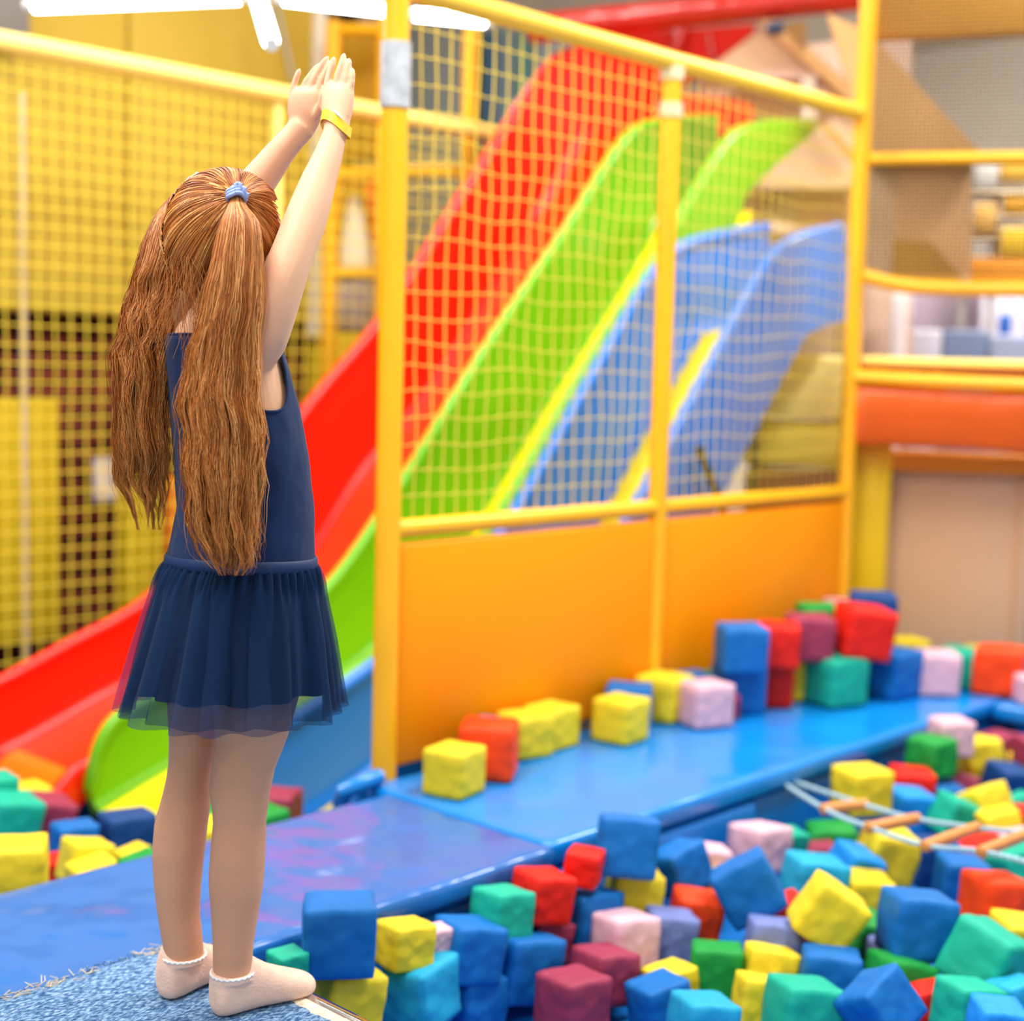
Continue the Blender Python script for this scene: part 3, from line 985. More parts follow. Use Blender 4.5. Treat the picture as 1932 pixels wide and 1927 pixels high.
# feet
NH, ND = Vector((-1.137, -0.900, ZC)), Vector((0.992, -0.125, 0)).normalized()
FH, FD = Vector((-1.160, -0.800, ZC)), Vector((0.96, 0.22, 0)).normalized()
FOOT = [(-0.003, 0.010, 0.016, 0.050), (0.003, 0.020, 0.003, 0.074), (0.020, 0.0265, 0.0, 0.090), (0.048, 0.027, 0.0, 0.090), (0.072, 0.028, 0.001, 0.072), (0.102, 0.031, 0.0, 0.052), (0.128, 0.033, 0.0, 0.040),
        (0.147, 0.030, 0.0, 0.032), (0.160, 0.022, 0.002, 0.026), (0.168, 0.010, 0.006, 0.018)]


def foot_rings(h, d, grow=0.0, n=24):
    side = Vector((-d.y, d.x, 0))
    out = []
    for t, hw, z0, z1 in bez(FOOT, 26):
        ring = []
        for k in range(n):
            an = 2 * math.pi * k / n
            cx, cz = math.cos(an), math.sin(an)
            zz = (z0 + z1) / 2 + ((z1 - z0) / 2 + grow) * (math.copysign(abs(cz) ** (0.65 if cz < 0 else 1.0), cz))
            ring.append(h + d * (t + grow * (0.8 if t > 0.1 else -0.8)) + side * (hw + grow) * math.copysign(abs(cx) ** 0.85, cx) + Vector((0, 0, max(zz, 0.0005))))
        out.append(ring)
    return out


mb.loft(foot_rings(NH, ND, -0.0035))
mb.loft(foot_rings(FH, FD, -0.0035))


def limb(pts, n=24):
    """pts: (px, py, depth, width in px) along the axis of the limb"""
    p = bez(pts, 40)
    mb.tube([at_d(a, b, c) for a, b, c, w in p], [M2(w / 2, c) for a, b, c, w in p], n)


NEAR_ARM = [(462, 690, 2.115, 90), (484, 640, 2.10, 112), (504, 598, 2.095, 104), (521, 560, 2.095, 93), (538, 515, 2.10, 86), (555, 470, 2.11, 80), (572, 426, 2.125, 80), (586, 387, 2.138, 76), (600, 345, 2.152, 67), (617, 300, 2.168, 56), (631, 255, 2.184, 46), (636, 232, 2.19, 46)]
FAR_ARM = [(372, 660, 2.20, 92), (372, 590, 2.225, 98), (395, 500, 2.245, 86), (428, 425, 2.25, 80), (450, 390, 2.25, 76), (480, 352, 2.25, 70), (508, 315, 2.25, 61), (531, 285, 2.25, 54), (553, 260, 2.25, 50), (572, 238, 2.25, 52)]
limb(NEAR_ARM)
limb(FAR_ARM)


def flat_palm(rows):
    """rows: (left px, right px, py, depth left, depth right, thickness m)"""
    rings = []
    for l, r, py, dl, dr, th in bez(rows, 16):
        a, b = at_d(l, py, dl), at_d(r, py, dr)
        c = (a + b) / 2
        u = (b - a) / 2
        w = u.cross(UPV).normalized() * (th / 2)
        rings.append([c + u * math.copysign(abs(math.cos(t)) ** 0.8, math.cos(t)) + w * math.sin(t) for t in (2 * math.pi * k / 20 for k in range(20))])
    mb.loft(rings)


def finger(pts, r0=0.0059, r1=0.0049):
    p = bez(pts, 14)
    n = len(p)
    P = [at_d(*q) for q in p]
    rs = []
    for i in range(n):
        t = i / (n - 1)
        r = r0 + (r1 - r0) * t
        r *= 1 + 0.07 * math.exp(-((t - 0.42) / 0.08) ** 2) + 0.05 * math.exp(-((t - 0.74) / 0.07) ** 2)
        if t > 0.86:
            r *= math.sqrt(max(0.08, 1 - ((t - 0.86) / 0.14) ** 2 * 0.92))
        rs.append(r)
    mb.tube(P, rs, 14)


# near (right) hand, back of the hand towards us
flat_palm([(612, 658, 252, 2.186, 2.182, 0.030), (610, 660, 232, 2.192, 2.186, 0.028), (607, 665, 210, 2.2, 2.19, 0.027), (607, 668, 185, 2.206, 2.194, 0.024), (609, 668, 168, 2.21, 2.197, 0.020), (611, 667, 160, 2.211, 2.199, 0.014), (614, 666, 154, 2.212, 2.2, 0.006)])
finger([(616, 182, 2.206), (616, 168, 2.208), (620, 145, 2.211), (626, 124, 2.214), (631, 107, 2.217)])
finger([(631, 182, 2.202), (633, 166, 2.204), (638, 140, 2.206), (645, 119, 2.209), (650, 100, 2.213)])
finger([(646, 184, 2.198), (649, 166, 2.2), (653, 144, 2.202), (657, 125, 2.205), (659, 110, 2.209)])
finger([(659, 190, 2.194), (661, 172, 2.197), (664, 155, 2.198), (665, 142, 2.2), (665, 128, 2.203)], 0.0052, 0.004)
finger([(622, 222, 2.208), (612, 200, 2.222), (611, 180, 2.226), (614, 160, 2.228)], 0.0075, 0.0052)
# far (left) hand, its little finger spread
flat_palm([(553, 580, 264, 2.251, 2.251, 0.018), (548, 592, 252, 2.251, 2.251, 0.028), (545, 602, 236, 2.25, 2.248, 0.028), (543, 608, 214, 2.248, 2.24, 0.026), (543, 610, 194, 2.246, 2.236, 0.023), (547, 611, 178, 2.245, 2.234, 0.019), (552, 611, 170, 2.244, 2.234, 0.013), (557, 611, 164, 2.243, 2.234, 0.006)])
finger([(550, 192, 2.246), (552, 170, 2.245), (558, 150, 2.244), (566, 129, 2.243)], 0.0054, 0.0042)
finger([(566, 182, 2.243), (576, 158, 2.242), (590, 138, 2.241), (605, 120, 2.24)])
finger([(580, 180, 2.24), (591, 153, 2.238), (605, 128, 2.237), (620, 106, 2.236)])
finger([(596, 182, 2.236), (606, 156, 2.234), (617, 134, 2.232), (627, 114, 2.232)])
finger([(592, 222, 2.24), (604, 204, 2.226), (609, 186, 2.219), (612, 168, 2.217)], 0.0075, 0.0052)

# head: skull, jaw, nose, ears, looking along +x
HC = at_d(427, 452, 2.152)
HA = Vector((0.088, 0.075, 0.094))


def blob(c, a, n=20, m=14, rot=None):
    rings = []
    for i in range(1, m):
        th = math.pi * i / m
        ring = []
        for k in range(n):
            ph = 2 * math.pi * k / n
            p = Vector((a[0] * math.sin(th) * math.cos(ph), a[1] * math.sin(th) * math.sin(ph), a[2] * math.cos(th)))
            ring.append(c + (rot @ p if rot else p))
        rings.append(ring)
    mb.loft(rings)


blob(at_d(577, 440, 2.118), (0.0215, 0.0205, 0.023))
blob(HC, HA, 32, 24)
blob(HC + Vector((0.03, 0, -0.052)), (0.054, 0.052, 0.056))
blob(HC + Vector((0.094, 0, -0.022)), (0.012, 0.009, 0.013))
for s in (-1, 1):
    blob(HC + Vector((0.002, s * 0.076, -0.016)), (0.017, 0.007, 0.026))
raw = bpy.data.objects.new('raw', mb.mesh('raw', M_skin))
COL.objects.link(raw)
md = raw.modifiers.new('r', 'REMESH')
md.mode = 'VOXEL'
md.voxel_size = 0.0020
md.use_smooth_shade = True
sm = raw.modifiers.new('s', 'SMOOTH')
sm.factor = 0.5
sm.iterations = 4
dg = bpy.context.evaluated_depsgraph_get()
me = bpy.data.meshes.new_from_object(raw.evaluated_get(dg))
bpy.data.objects.remove(raw)
me.name = 'body'
bm = bmesh.new()
bm.from_mesh(me)
for c_, r_, it in ((at_d(566, 256, 2.25), 0.036, 16), (at_d(634, 246, 2.187), 0.028, 10), (at_d(638, 166, 2.204), 0.017, 3), (at_d(580, 176, 2.241), 0.017, 3)):
    vv_ = [v for v in bm.verts if (v.co - c_).length < r_]
    for _ in range(it):
        bmesh.ops.smooth_vert(bm, verts=vv_, factor=0.5, use_axis_x=True, use_axis_y=True, use_axis_z=True)
bm.to_mesh(me)
bm.free()
me.materials.clear()
me.materials.append(M_skin)
me.materials.append(M_tights)
npoly = len(me.polygons)
cz = np.empty(npoly * 3)
me.polygons.foreach_get('center', cz)
me.polygons.foreach_set('material_index', (cz[2::3] < 0.62).astype(np.int32))
me.polygons.foreach_set('use_smooth', [True] * npoly)
girl = thing('person', (-1.07, -0.86, ZC), 'child with long red ponytails and navy tulle dress, arms raised, on the carpeted board', 'person')
link('body', me, girl)
# eyes and mouth
for s in (-1, 1):
    mb = MB()
    blob(HC + Vector((0.078, s * 0.03, 0.0)), (0.009, 0.012, 0.008), 14, 10)
    mb.build('eye', mat('eye_white', '#e9e6e0', 0.2, 0.5), girl)
mb = MB()
blob(HC + Vector((0.083, 0, -0.058)), (0.006, 0.019, 0.005), 14, 8)
mb.build('mouth', mat('lips', '#c4705f', 0.5, 0.4), girl)

# socks with a scalloped white cuff
for (h, d, tab, top) in ((NH, ND, NEAR, 1832), (FH, FD, FAR, 1800)):
    mb = MB()
    mb.loft(foot_rings(h, d, 0.0022))
    rows = list(np.linspace(top, top + 14, 4))
    mb.loft(leg_rings(tab, 0.0035, rows))
    raw = bpy.data.objects.new('raw', mb.mesh('raw', M_sock))
    COL.objects.link(raw)
    md = raw.modifiers.new('r', 'REMESH')
    md.mode = 'VOXEL'
    md.voxel_size = 0.0022
    md.use_smooth_shade = True
    sm = raw.modifiers.new('s', 'SMOOTH')
    sm.factor = 0.5
    sm.iterations = 16
    dg = bpy.context.evaluated_depsgraph_get()
    sme = bpy.data.meshes.new_from_object(raw.evaluated_get(dg))
    bpy.data.objects.remove(raw)
    sme.name = 'sock'
    # keep the sole flat on the carpet
    co = np.empty(len(sme.vertices) * 3)
    sme.vertices.foreach_get('co', co)
    co[2::3] = np.maximum(co[2::3], ZC + 0.0006)
    sme.vertices.foreach_set('co', co)
    sme.materials.clear()
    sme.materials.append(M_sock)
    so = link('sock', sme, girl)
    rr = [t[0] for t in tab]
    l, r, dd = (np.interp(top, rr, [t[k] for t in tab]) for k in (1, 2, 3))
    c = at_d((l + r) / 2, top, dd)
    hr = M2((r - l) / 2, dd) + 0.0030
    m = MB()
    N = 120
    pts = [c + Vector((hr * 1.02 * math.cos(2 * math.pi * k / N), hr * 0.98 * math.sin(2 * math.pi * k / N), 0.0010 * math.sin(24 * 2 * math.pi * k / N) - 0.002)) for k in range(N + 1)]
    m.tube(pts, 0.0021, 8, False)
    m.build('scalloped_cuff', M_trim, so)

# ------------------------------------------------------------------ dress
NT = 120
BACK, FRONT = 634, 655


def bodice_top(deg):
    """photo row of the upper edge of the bodice at body angle deg (180 = spine)"""
    t = BACK if 90 < deg < 270 else FRONT
    for c0, hw in ((263, 36), (97, 36)):
        u = abs(deg - c0) / hw
        if u < 1:
            t = max(t, t + (772 - t) * math.sqrt(1 - u ** 2.6))
    return t


mb = MB()
R = 40
vs = []
for i in range(R + 1):
    for k in range(NT):
        deg = 360 * k / NT
        py = 1066 + (bodice_top(deg) - 1066) * i / R
        c, hx, hy = torso_at(py, 0.0065)
        wr = 0.0016 * noise.noise(Vector((deg * 0.05, py * 0.012, 2.0))) + 0.001 * noise.noise(Vector((deg * 0.12, py * 0.03, 5.0)))
        vs.append(c + Vector(((hx + wr) * math.cos(math.radians(deg)), (hy + wr) * math.sin(math.radians(deg)), 0)))
mb.add(vs, [(i * NT + k, i * NT + (k + 1) % NT, (i + 1) * NT + (k + 1) % NT, (i + 1) * NT + k) for i in range(R) for k in range(NT)])
dress = mb.build('dress', M_navy, girl)
s = dress.modifiers.new('thickness', 'SOLIDIFY')
s.thickness = 0.0022
s.offset = 1
# bound edge along neckline and armholes
m = MB()
pts = []
for k in range(NT + 1):
    deg = 360 * (k % NT) / NT
    py = bodice_top(deg)
    c, hx, hy = torso_at(py, 0.0078)
    pts.append(c + Vector((hx * math.cos(math.radians(deg)), hy * math.sin(math.radians(deg)), 0)))
m.tube(pts, 0.0022, 8, False)
m.build('edge_binding', M_navy, dress)
# waist seam
m = MB()
c, hx, hy = torso_at(1055, 0.0095)
WZ = c.z
rings = []
for dz, g in ((-0.009, 0.0), (-0.006, 0.003), (0.0, 0.0035), (0.006, 0.003), (0.009, 0.0)):
    rings.append([Vector((c.x + (hx + g) * math.cos(2 * math.pi * k / NT), c.y + (hy + g) * math.sin(2 * math.pi * k / NT), c.z + dz + 0.002 * math.sin(4 * math.pi * k / NT))) for k in range(NT)])
m.loft(rings, cap=False)
m.build('waist_seam', mat('navy_satin', '#17325c', 0.6, 0.35), dress)


def skirt_mesh(rh, zh, nple, amp, seed, top_r=0.0, fine=0.0, power=0.72, rows=34, nt=480):
    """gathered skirt: rh hem radius, zh hem height"""
    cw, wx, wy = torso_at(1060, 0.006 + top_r)
    ch = at_d(438, 1345, 2.195)
    rnd = random.Random(seed)
    ph = [rnd.uniform(0, 6.28) for _ in range(4)]
    vs = []
    for i in range(rows + 1):
        t = i / rows
        z = WZ - 0.004 + (zh - WZ + 0.004) * t
        c = cw.lerp(ch, t)
        for k in range(nt):
            a = 2 * math.pi * k / nt
            g = t ** power
            r0x, r0y = wx + (rh - wx) * g, wy + (rh * 1.0 - wy) * g
            # pleats wander a little and merge downwards
            aw = a + 0.10 * noise.noise(Vector((math.cos(a) * 2.1, math.sin(a) * 2.1, t * 1.2 + seed)))
            f = math.sin(nple * aw + ph[0]) * 0.6 + math.sin((nple * 0.55) * aw * 1.0 + ph[1] + 2.0 * noise.noise(Vector((math.cos(a) * 3, math.sin(a) * 3, seed * 1.7)))) * 0.55
            f = math.copysign(abs(f) ** 0.8, f)
            pl = amp * f * (0.25 + 0.75 * t) * min(1, t * 6 + 0.15)
            pl += fine * math.sin(nple * 3 * aw + ph[2]) * math.exp(-((t - 0.06) / 0.12) ** 2)
            pl += 0.003 * noise.noise(Vector((math.cos(a) * 5, math.sin(a) * 5, t * 3 + seed))) * t
            zz = z + 0.004 * noise.noise(Vector((math.cos(a) * 3, math.sin(a) * 3, seed + 8))) * t
            vs.append((c.x + (r0x + pl) * math.cos(a), c.y + (r0y + pl) * math.sin(a), zz))
    m = MB()
    # open the ring seam so that the closed loop keeps whole pleats
    m.add(vs, [(i * nt + k, i * nt + (k + 1) % nt, (i + 1) * nt + (k + 1) % nt, (i + 1) * nt + k) for i in range(rows) for k in range(nt)])
    return m


def tulle(name, fac, col):
    m = bpy.data.materials.new(name)
    m.use_nodes = True
    nt = m.node_tree
    b = nt.nodes['Principled BSDF']
    b.inputs['Base Color'].default_value = (*lin(col), 1)
    b.inputs['Roughness'].default_value = 0.8
    b.inputs['Specular IOR Level'].default_value = 0.15
    b.inputs['Sheen Weight'].default_value = 0.05
    b.inputs['Alpha'].default_value = fac
    return m


M_lining = mat('navy_lining', '#091c38', 0.85, 0.15)
skirt_mesh(0.143, 0.538, 14, 0.011, 2, 0.0, 0.001).build('lining', M_lining, dress)
skirt_mesh(0.155, 0.506, 15, 0.0145, 11, 0.001, 0.005).build('tulle_layer', tulle('tulle_inner', 0.55, '#0b264a'), dress)
skirt_mesh(0.161, 0.500, 17, 0.016, 5, 0.0025, 0.005).build('tulle_layer', tulle('tulle_outer', 0.53, '#103159'), dress)

# ------------------------------------------------------------------ hair
def hair_material(name, dark, mid, light):
    m = bpy.data.materials.new(name)
    m.use_nodes = True
    nt = m.node_tree
    b = nt.nodes['Principled BSDF']
    at = nt.nodes.new('ShaderNodeAttribute')
    at.attribute_name = 'tone'
    cr = nt.nodes.new('ShaderNodeValToRGB')
    cr.color_ramp.elements[0].position = 0.05
    cr.color_ramp.elements[0].color = (*lin(dark), 1)
    cr.color_ramp.elements[1].position = 0.95
    cr.color_ramp.elements[1].color = (*lin(light), 1)
    e = cr.color_ramp.elements.new(0.5)
    e.color = (*lin(mid), 1)
    nt.links.new(at.outputs['Fac'], cr.inputs['Fac'])
    nt.links.new(cr.outputs['Color'], b.inputs['Base Color'])
    b.inputs['Roughness'].default_value = 0.42
    b.inputs['Specular IOR Level'].default_value = 0.45
    return m


M_hair = hair_material('red_hair', '#7a380c', '#c97626', '#f8bf76')
M_hairbase = mat('hair_under', '#8f5522', 0.6, 0.3, bump=(120, 0.3, 0.003))


def strand_mesh(name, P, R, tone, m):
    """P: (N,K,3) strand points, R: (N,K) radii -> one mesh of three-sided tubes"""
    N, K, _ = P.shape
    T = np.gradient(P, axis=1)
    T /= np.linalg.norm(T, axis=2, keepdims=True) + 1e-9
    ref = np.array([0.3, 0.5, 0.05])
    A = np.cross(T, ref)
    A /= np.linalg.norm(A, axis=2, keepdims=True) + 1e-9
    B = np.cross(T, A)
    V = np.empty((N, K, 3, 3))
    for j in range(3):
        an = 2 * math.pi * j / 3
        V[:, :, j] = P + (A * math.cos(an) + B * math.sin(an)) * R[:, :, None]
    idx = np.arange(N * K * 3).reshape(N, K, 3)
    q = []
    for j in range(3):
        k = (j + 1) % 3
        q.append(np.stack([idx[:, :-1, j], idx[:, :-1, k], idx[:, 1:, k], idx[:, 1:, j]], -1).reshape(-1, 4))
    Q = np.concatenate(q)
    me = bpy.data.meshes.new(name)
    me.vertices.add(N * K * 3)
    me.vertices.foreach_set('co', V.ravel())
    me.loops.add(Q.size)
    me.loops.foreach_set('vertex_index', Q.ravel().astype(np.int32))
    me.polygons.add(len(Q))
    me.polygons.foreach_set('loop_start', np.arange(0, Q.size, 4, dtype=np.int32))
    me.polygons.foreach_set('use_smooth', np.ones(len(Q), dtype=bool))
    a = me.attributes.new('tone', 'FLOAT', 'POINT')
    a.data.foreach_set('value', np.repeat(tone, K * 3).astype(np.float32))
    me.update(calc_edges=True)
    me.materials.append(m)
    return me


def vnoise(x, seed):
    """cheap smooth noise of an array"""
    r = np.random.RandomState(seed)
    out = np.zeros_like(x)
    for k in range(4):
        out += np.sin(x * r.uniform(0.6, 2.2) + r.uniform(0, 6.28)) / 4
    return out


def ponytail(name, secs, n, seed, k=30, wave=0.0024, rad=0.00042, spread_end=0.80):
    """secs: (px centre, py, half width px, depth, half depth m)"""
    rs = np.random.RandomState(seed)
    S = bez(secs, 60)
    rows = S[:, 1]
    ang = rs.uniform(0, 2 * math.pi, n)
    rr = np.sqrt(rs.uniform(0, 1, n)) ** 0.75
    a, b = rr * np.cos(ang), rr * np.sin(ang)
    tone = np.clip(0.48 + 0.22 * rs.randn(n) + 0.14 * np.sin(a * 9 + 1.2 * np.sin(b * 5 + seed)) , 0, 1)
    end = np.clip(spread_end + (1 - spread_end) * rs.beta(2.2, 1.4, n), 0, 1)
    # locks: strands gather towards a handful of lock centres further down
    nl = 26
    la = np.sqrt(rs.uniform(0, 1, nl))
    lt = rs.uniform(0, 6.28, nl)
    lx, ly = la * np.cos(lt), la * np.sin(lt)
    lock = np.argmin((a[:, None] - lx) ** 2 + (b[:, None] - ly) ** 2, axis=1)
    lend = rs.uniform(-0.12, 0.04, nl)
    end = np.clip(end + lend[lock], 0.3, 1.0)
    t = np.linspace(0, 1, k)[None, :] * end[:, None]
    f = t * (len(S) - 1)
    i0 = np.clip(f.astype(int), 0, len(S) - 2)
    w = f - i0
    sec = S[i0] * (1 - w[..., None]) + S[i0 + 1] * w[..., None]
    pull = 0.33 * np.clip((t - 0.25) / 0.75, 0, 1) ** 0.9
    pull = np.clip(pull + 0.5 * np.clip((t - 0.68) / 0.32, 0, 1), 0, 0.9)
    aa = a[:, None] * (1 - pull) + lx[lock][:, None] * pull
    bb = b[:, None] * (1 - pull) + ly[lock][:, None] * pull
    lw = rs.uniform(0, 6.28, nl)[lock][:, None]
    # wavy locks, shared phase inside a lock plus a little of its own
    length = (secs[-1][1] - secs[0][1]) / 1300.0
    own = rs.uniform(0, 6.28, n)[:, None]
    fr_ = rs.uniform(0.85, 1.2, nl)[lock][:, None]
    s_ = t * length
    wv = wave * np.clip((t - 0.12) * 2.2, 0, 1)
    ox = wv * (np.sin(s_ * 85 * fr_ + lw) + 0.45 * np.sin(s_ * 170 + own) + 0.7 * np.sin(s_ * 33 * fr_ + lw * 2))
    oy = wv * (np.cos(s_ * 75 * fr_ + lw * 1.3) + 0.4 * np.sin(s_ * 150 + own * 2))
    stray = (rs.uniform(0, 1, n) < 0.10)[:, None] * rs.uniform(0.5, 1.6, n)[:, None]
    ox = ox + stray * 0.012 * t * np.sin(s_ * 22 + own * 3)
    oy = oy + stray * 0.010 * t * np.cos(s_ * 19 + own)
    hw = sec[..., 2] * sec[..., 3] / FPX
    px = sec[..., 0]
    py = sec[..., 1]
    F = np.array(FWD)
    Rv = np.array(RGT)
    Uv = np.array(UPV)
    base = np.array(CAM) + (F + Rv * ((px - IMG_W / 2) / FPX)[..., None] - Uv * ((py - IMG_H / 2) / FPX)[..., None]) * sec[..., 3][..., None]
    P = base + Rv * (aa * hw + ox)[..., None] + F * (bb * sec[..., 4] + oy)[..., None]
    R = np.ones((n, k)) * (rad * rs.uniform(0.7, 1.35, n))[:, None]
    R *= np.clip((1.0 - np.linspace(0, 1, k)) * 5, 0.25, 1)[None, :]
    return strand_mesh(name, P, R, tone, M_hair)


hair = MB()
# cap of hair on the skull, open at the face
rings = []
HG = Vector((HA.x + 0.007, HA.y + 0.007, HA.z + 0.006))
bm = bmesh.new()
bmesh.ops.create_uvsphere(bm, u_segments=64, v_segments=40, radius=1)
dele = [v for v in bm.verts if (v.co.x > 0.45 and v.co.z < 0.62) or v.co.z < -0.80]
bmesh.ops.delete(bm, geom=dele, context='VERTS')
for v in bm.verts:
    v.co = HC + Vector((v.co.x * HG.x, v.co.y * HG.y, v.co.z * HG.z))
hme = bpy.data.meshes.new('hair')
bm.to_mesh(hme)
bm.free()
hme.polygons.foreach_set('use_smooth', [True] * len(hme.polygons))
hme.materials.append(M_hairbase)
ho = link('hair', hme, girl)
so = ho.modifiers.new('thickness', 'SOLIDIFY')
so.thickness = 0.006

TIE_R = at_d(447, 373, 2.080)
TIE_L = at_d(363, 356, 2.205)


def unit(p):
    q = p - HC
    return Vector((q.x / HG.x, q.y / HG.y, q.z / HG.z)).normalized()


nR, nL = np.array(unit(TIE_R)), np.array(unit(TIE_L))
rs = np.random.RandomState(21)
n = 9000
v = rs.randn(n, 3)
v /= np.linalg.norm(v, axis=1)[:, None]
v = v[~(((v[:, 0] > 0.47) & (v[:, 2] < 0.6)) | (v[:, 2] < -0.84))]
right = (v @ nR) > (v @ nL) - 0.16
P_all, R_all, T_all = [], [], []
for side, nn in ((True, nR), (False, nL)):
    vv = v[right == side]
    m = len(vv)
    k = 16
    t = np.linspace(0, 1, k)
    om = np.arccos(np.clip(vv @ nn, -1, 1))[:, None]
    so_ = np.sin(om) + 1e-6
    # every strand also reaches back past its root, so roots lie on the hairline
    q = (np.sin((1 - t)[None, :] * om) / so_)[..., None] * vv[:, None, :] + (np.sin(t[None, :] * om) / so_)[..., None] * nn
    q /= np.linalg.norm(q, axis=2)[..., None]
    lift = 1.02 + 0.045 * rs.uniform(0, 1, m)[:, None] * np.sin(np.pi * np.clip(t, 0, 1))[None, :] + 0.03 * np.exp(-(om * (1 - t[None, :]) / 0.18) ** 2)
    jit = 0.016 * vnoise(rs.uniform(0, 6, m)[:, None] + t[None, :] * 5, 3)
    pts = q * lift[..., None]
    pts[..., 0] += jit * 0.6
    pts[..., 2] += jit * 0.6
    pts = pts * np.array(HG) + np.array(HC)
    P_all.append(pts)
    R_all.append(np.ones((m, k)) * (0.00060 * rs.uniform(0.7, 1.3, m))[:, None])
    az = np.arctan2(vv @ np.cross(nn, [0.2, 0.1, 1]), vv @ np.array([0.2, 0.1, 1]))
    T_all.append(np.clip(0.42 + 0.2 * rs.randn(m) + 0.2 * np.sin(az * 17), 0, 1))
link('swept_hair', strand_mesh('swept_hair', np.concatenate(P_all), np.concatenate(R_all), np.concatenate(T_all), M_hair), ho)

PONY_R = [(447, 368, 10, 2.076, 0.009), (448, 392, 19, 2.062, 0.014), (452, 424, 38, 2.050, 0.020), (446, 507, 51, 2.040, 0.026), (435, 590, 60, 2.036, 0.028), (421, 673, 68, 2.036, 0.028), (417, 756, 77, 2.034, 0.028), (423, 839, 80, 2.036, 0.027),
          (421, 922, 76, 2.040, 0.026), (424, 1005, 67, 2.042, 0.024), (432, 1047, 57, 2.042, 0.022), (437, 1086, 34, 2.042, 0.018)]
PONY_L = [(364, 352, 10, 2.208, 0.009), (347, 368, 19, 2.205, 0.014), (327, 395, 25, 2.195, 0.020), (316, 432, 33, 2.172, 0.030), (298, 507, 42, 2.150, 0.032), (286, 549, 45, 2.150, 0.032), (278, 590, 46, 2.145, 0.033), (271, 632, 50, 2.14, 0.034), (267, 673, 51, 2.14, 0.034),
          (262, 756, 56, 2.14, 0.033), (261, 839, 57, 2.145, 0.032), (262, 902, 53, 2.15, 0.028), (267, 943, 47, 2.15, 0.026), (280, 1000, 30, 2.15, 0.022)]
link('ponytail', ponytail('ponytail', PONY_R, 5200, 4, spread_end=0.80), ho)
link('ponytail', ponytail('ponytail', PONY_L, 4200, 9, wave=0.0036, spread_end=0.74), ho)

# fine loose hairs at the nape and around the head
rs = np.random.RandomState(5)
n, k = 150, 18
P = np.zeros((n, k, 3))
for i in range(n):
    px = rs.uniform(318, 400)
    py = rs.uniform(470, 570)
    d = 2.062 + 0.02 * abs(px - 360) / 60 + rs.uniform(-0.006, 0.014)
    L = rs.uniform(60, 150)
    dx = rs.uniform(-25, 18) + (-22 if px < 345 else 6)
    cur = rs.uniform(-14, 14)
    for j in range(k):
        t = j / (k - 1)
        P[i, j] = at_d(px + dx * t + cur * math.sin(t * 4.5 + i), py + L * t, d + 0.008 * t + 0.004 * math.sin(i + 3 * t))
link('loose_hair', strand_mesh('loose_hair', P, np.ones((n, k)) * 0.00035, rs.uniform(0.35, 0.95, n), M_hair), ho)

# blue elastic with little loops on the near ponytail, pink one on the far side
def elastic(c, ax, r, m, loops, name, parent):
    ax = ax.normalized()
    u = ax.orthogonal().normalized()
    w = ax.cross(u)
    mb = MB()
    for o in (-0.005, 0.0, 0.005):
        pts = [c + ax * (o + 0.0015 * math.sin(3 * a)) + (u * math.cos(a) + w * math.sin(a)) * r for a in (2 * math.pi * i / 28 for i in range(29))]
        mb.tube(pts, 0.0030, 8, False)
    for (dx, dy, dd, L) in loops:
        s = c + RGT * dx + UPV * dy - FWD * dd
        for sg in (-1, 1):
            mb.tube([c + RGT * dx * 0.5, s + RGT * 0.002 * sg, s + UPV * L + RGT * 0.003 * sg, s + UPV * (L + 0.0025)], [0.0026, 0.0030, 0.0034, 0.0018], 8)
    return mb.build(name, m, parent)


elastic(at_d(446, 370, 2.068), (RGT * 0.12 - UPV * 0.9 - FWD * 0.45), 0.0125, mat('periwinkle_elastic', '#9fb4ea', 0.6, 0.3), [(0.004, 0.006, 0.008, 0.009), (0.010, 0.003, 0.008, 0.006), (0.014, -0.002, 0.006, 0.003), (-0.002, 0.006, 0.008, 0.004)], 'hair_elastic', ho)
elastic(at_d(368, 344, 2.195), (UPV * 0.7 - RGT * 0.7), 0.011, mat('pink_elastic', '#e9b4c4', 0.6, 0.3), [(0.003, 0.004, 0.004, 0.005)], 'hair_elastic', ho)

# yellow paper wristband on the near wrist
c = at_d(634, 238, 2.189)
ax = (at_d(637, 215, 2.194) - at_d(630, 262, 2.182)).normalized()
u = (RGT - ax * RGT.dot(ax)).normalized()
w = ax.cross(u)
mb = MB()
N = 48
rings = []
for off, g in ((-0.0085, 0.0), (-0.0085, 0.0008), (0.0085, 0.0008), (0.0085, 0.0)):
    rings.append([c + ax * (off + 0.0032 * math.sin(2 * math.pi * i / N * 2) - 0.010 * math.cos(2 * math.pi * i / N)) + u * (0.0232 + g) * math.cos(2 * math.pi * i / N) + w * (0.0195 + g) * math.sin(2 * math.pi * i / N) for i in range(N)])
mb.loft(rings + [rings[0]], cap=False)
wb = mb.build('wristband', mat('yellow_paper_band', '#f6cf2a', 0.45, 0.4, var=(60, 0.12)), girl)
mb = MB()
p = at_d(636, 213, 2.166)
mb.tube([at_d(629, 207, 2.174), at_d(636, 214, 2.170), at_d(645, 223, 2.168)], [0.0012, 0.0022, 0.0012], 6)
mb.build('loose_end', M_trim, wb)
# ------------------------------------------------------------------ foam cubes
CUBE_COL = {'blue': '#0066b2', 'bright blue': '#158be0', 'navy': '#073f7c', 'yellow': '#e8cd28', 'red': '#e31c0a', 'orange-red': '#ee4208', 'pink': '#dcaebb',
            'green': '#128f38', 'teal': '#0fa98c', 'maroon': '#96324e', 'lavender': '#6f7dba', 'cyan': '#1c9fc8'}


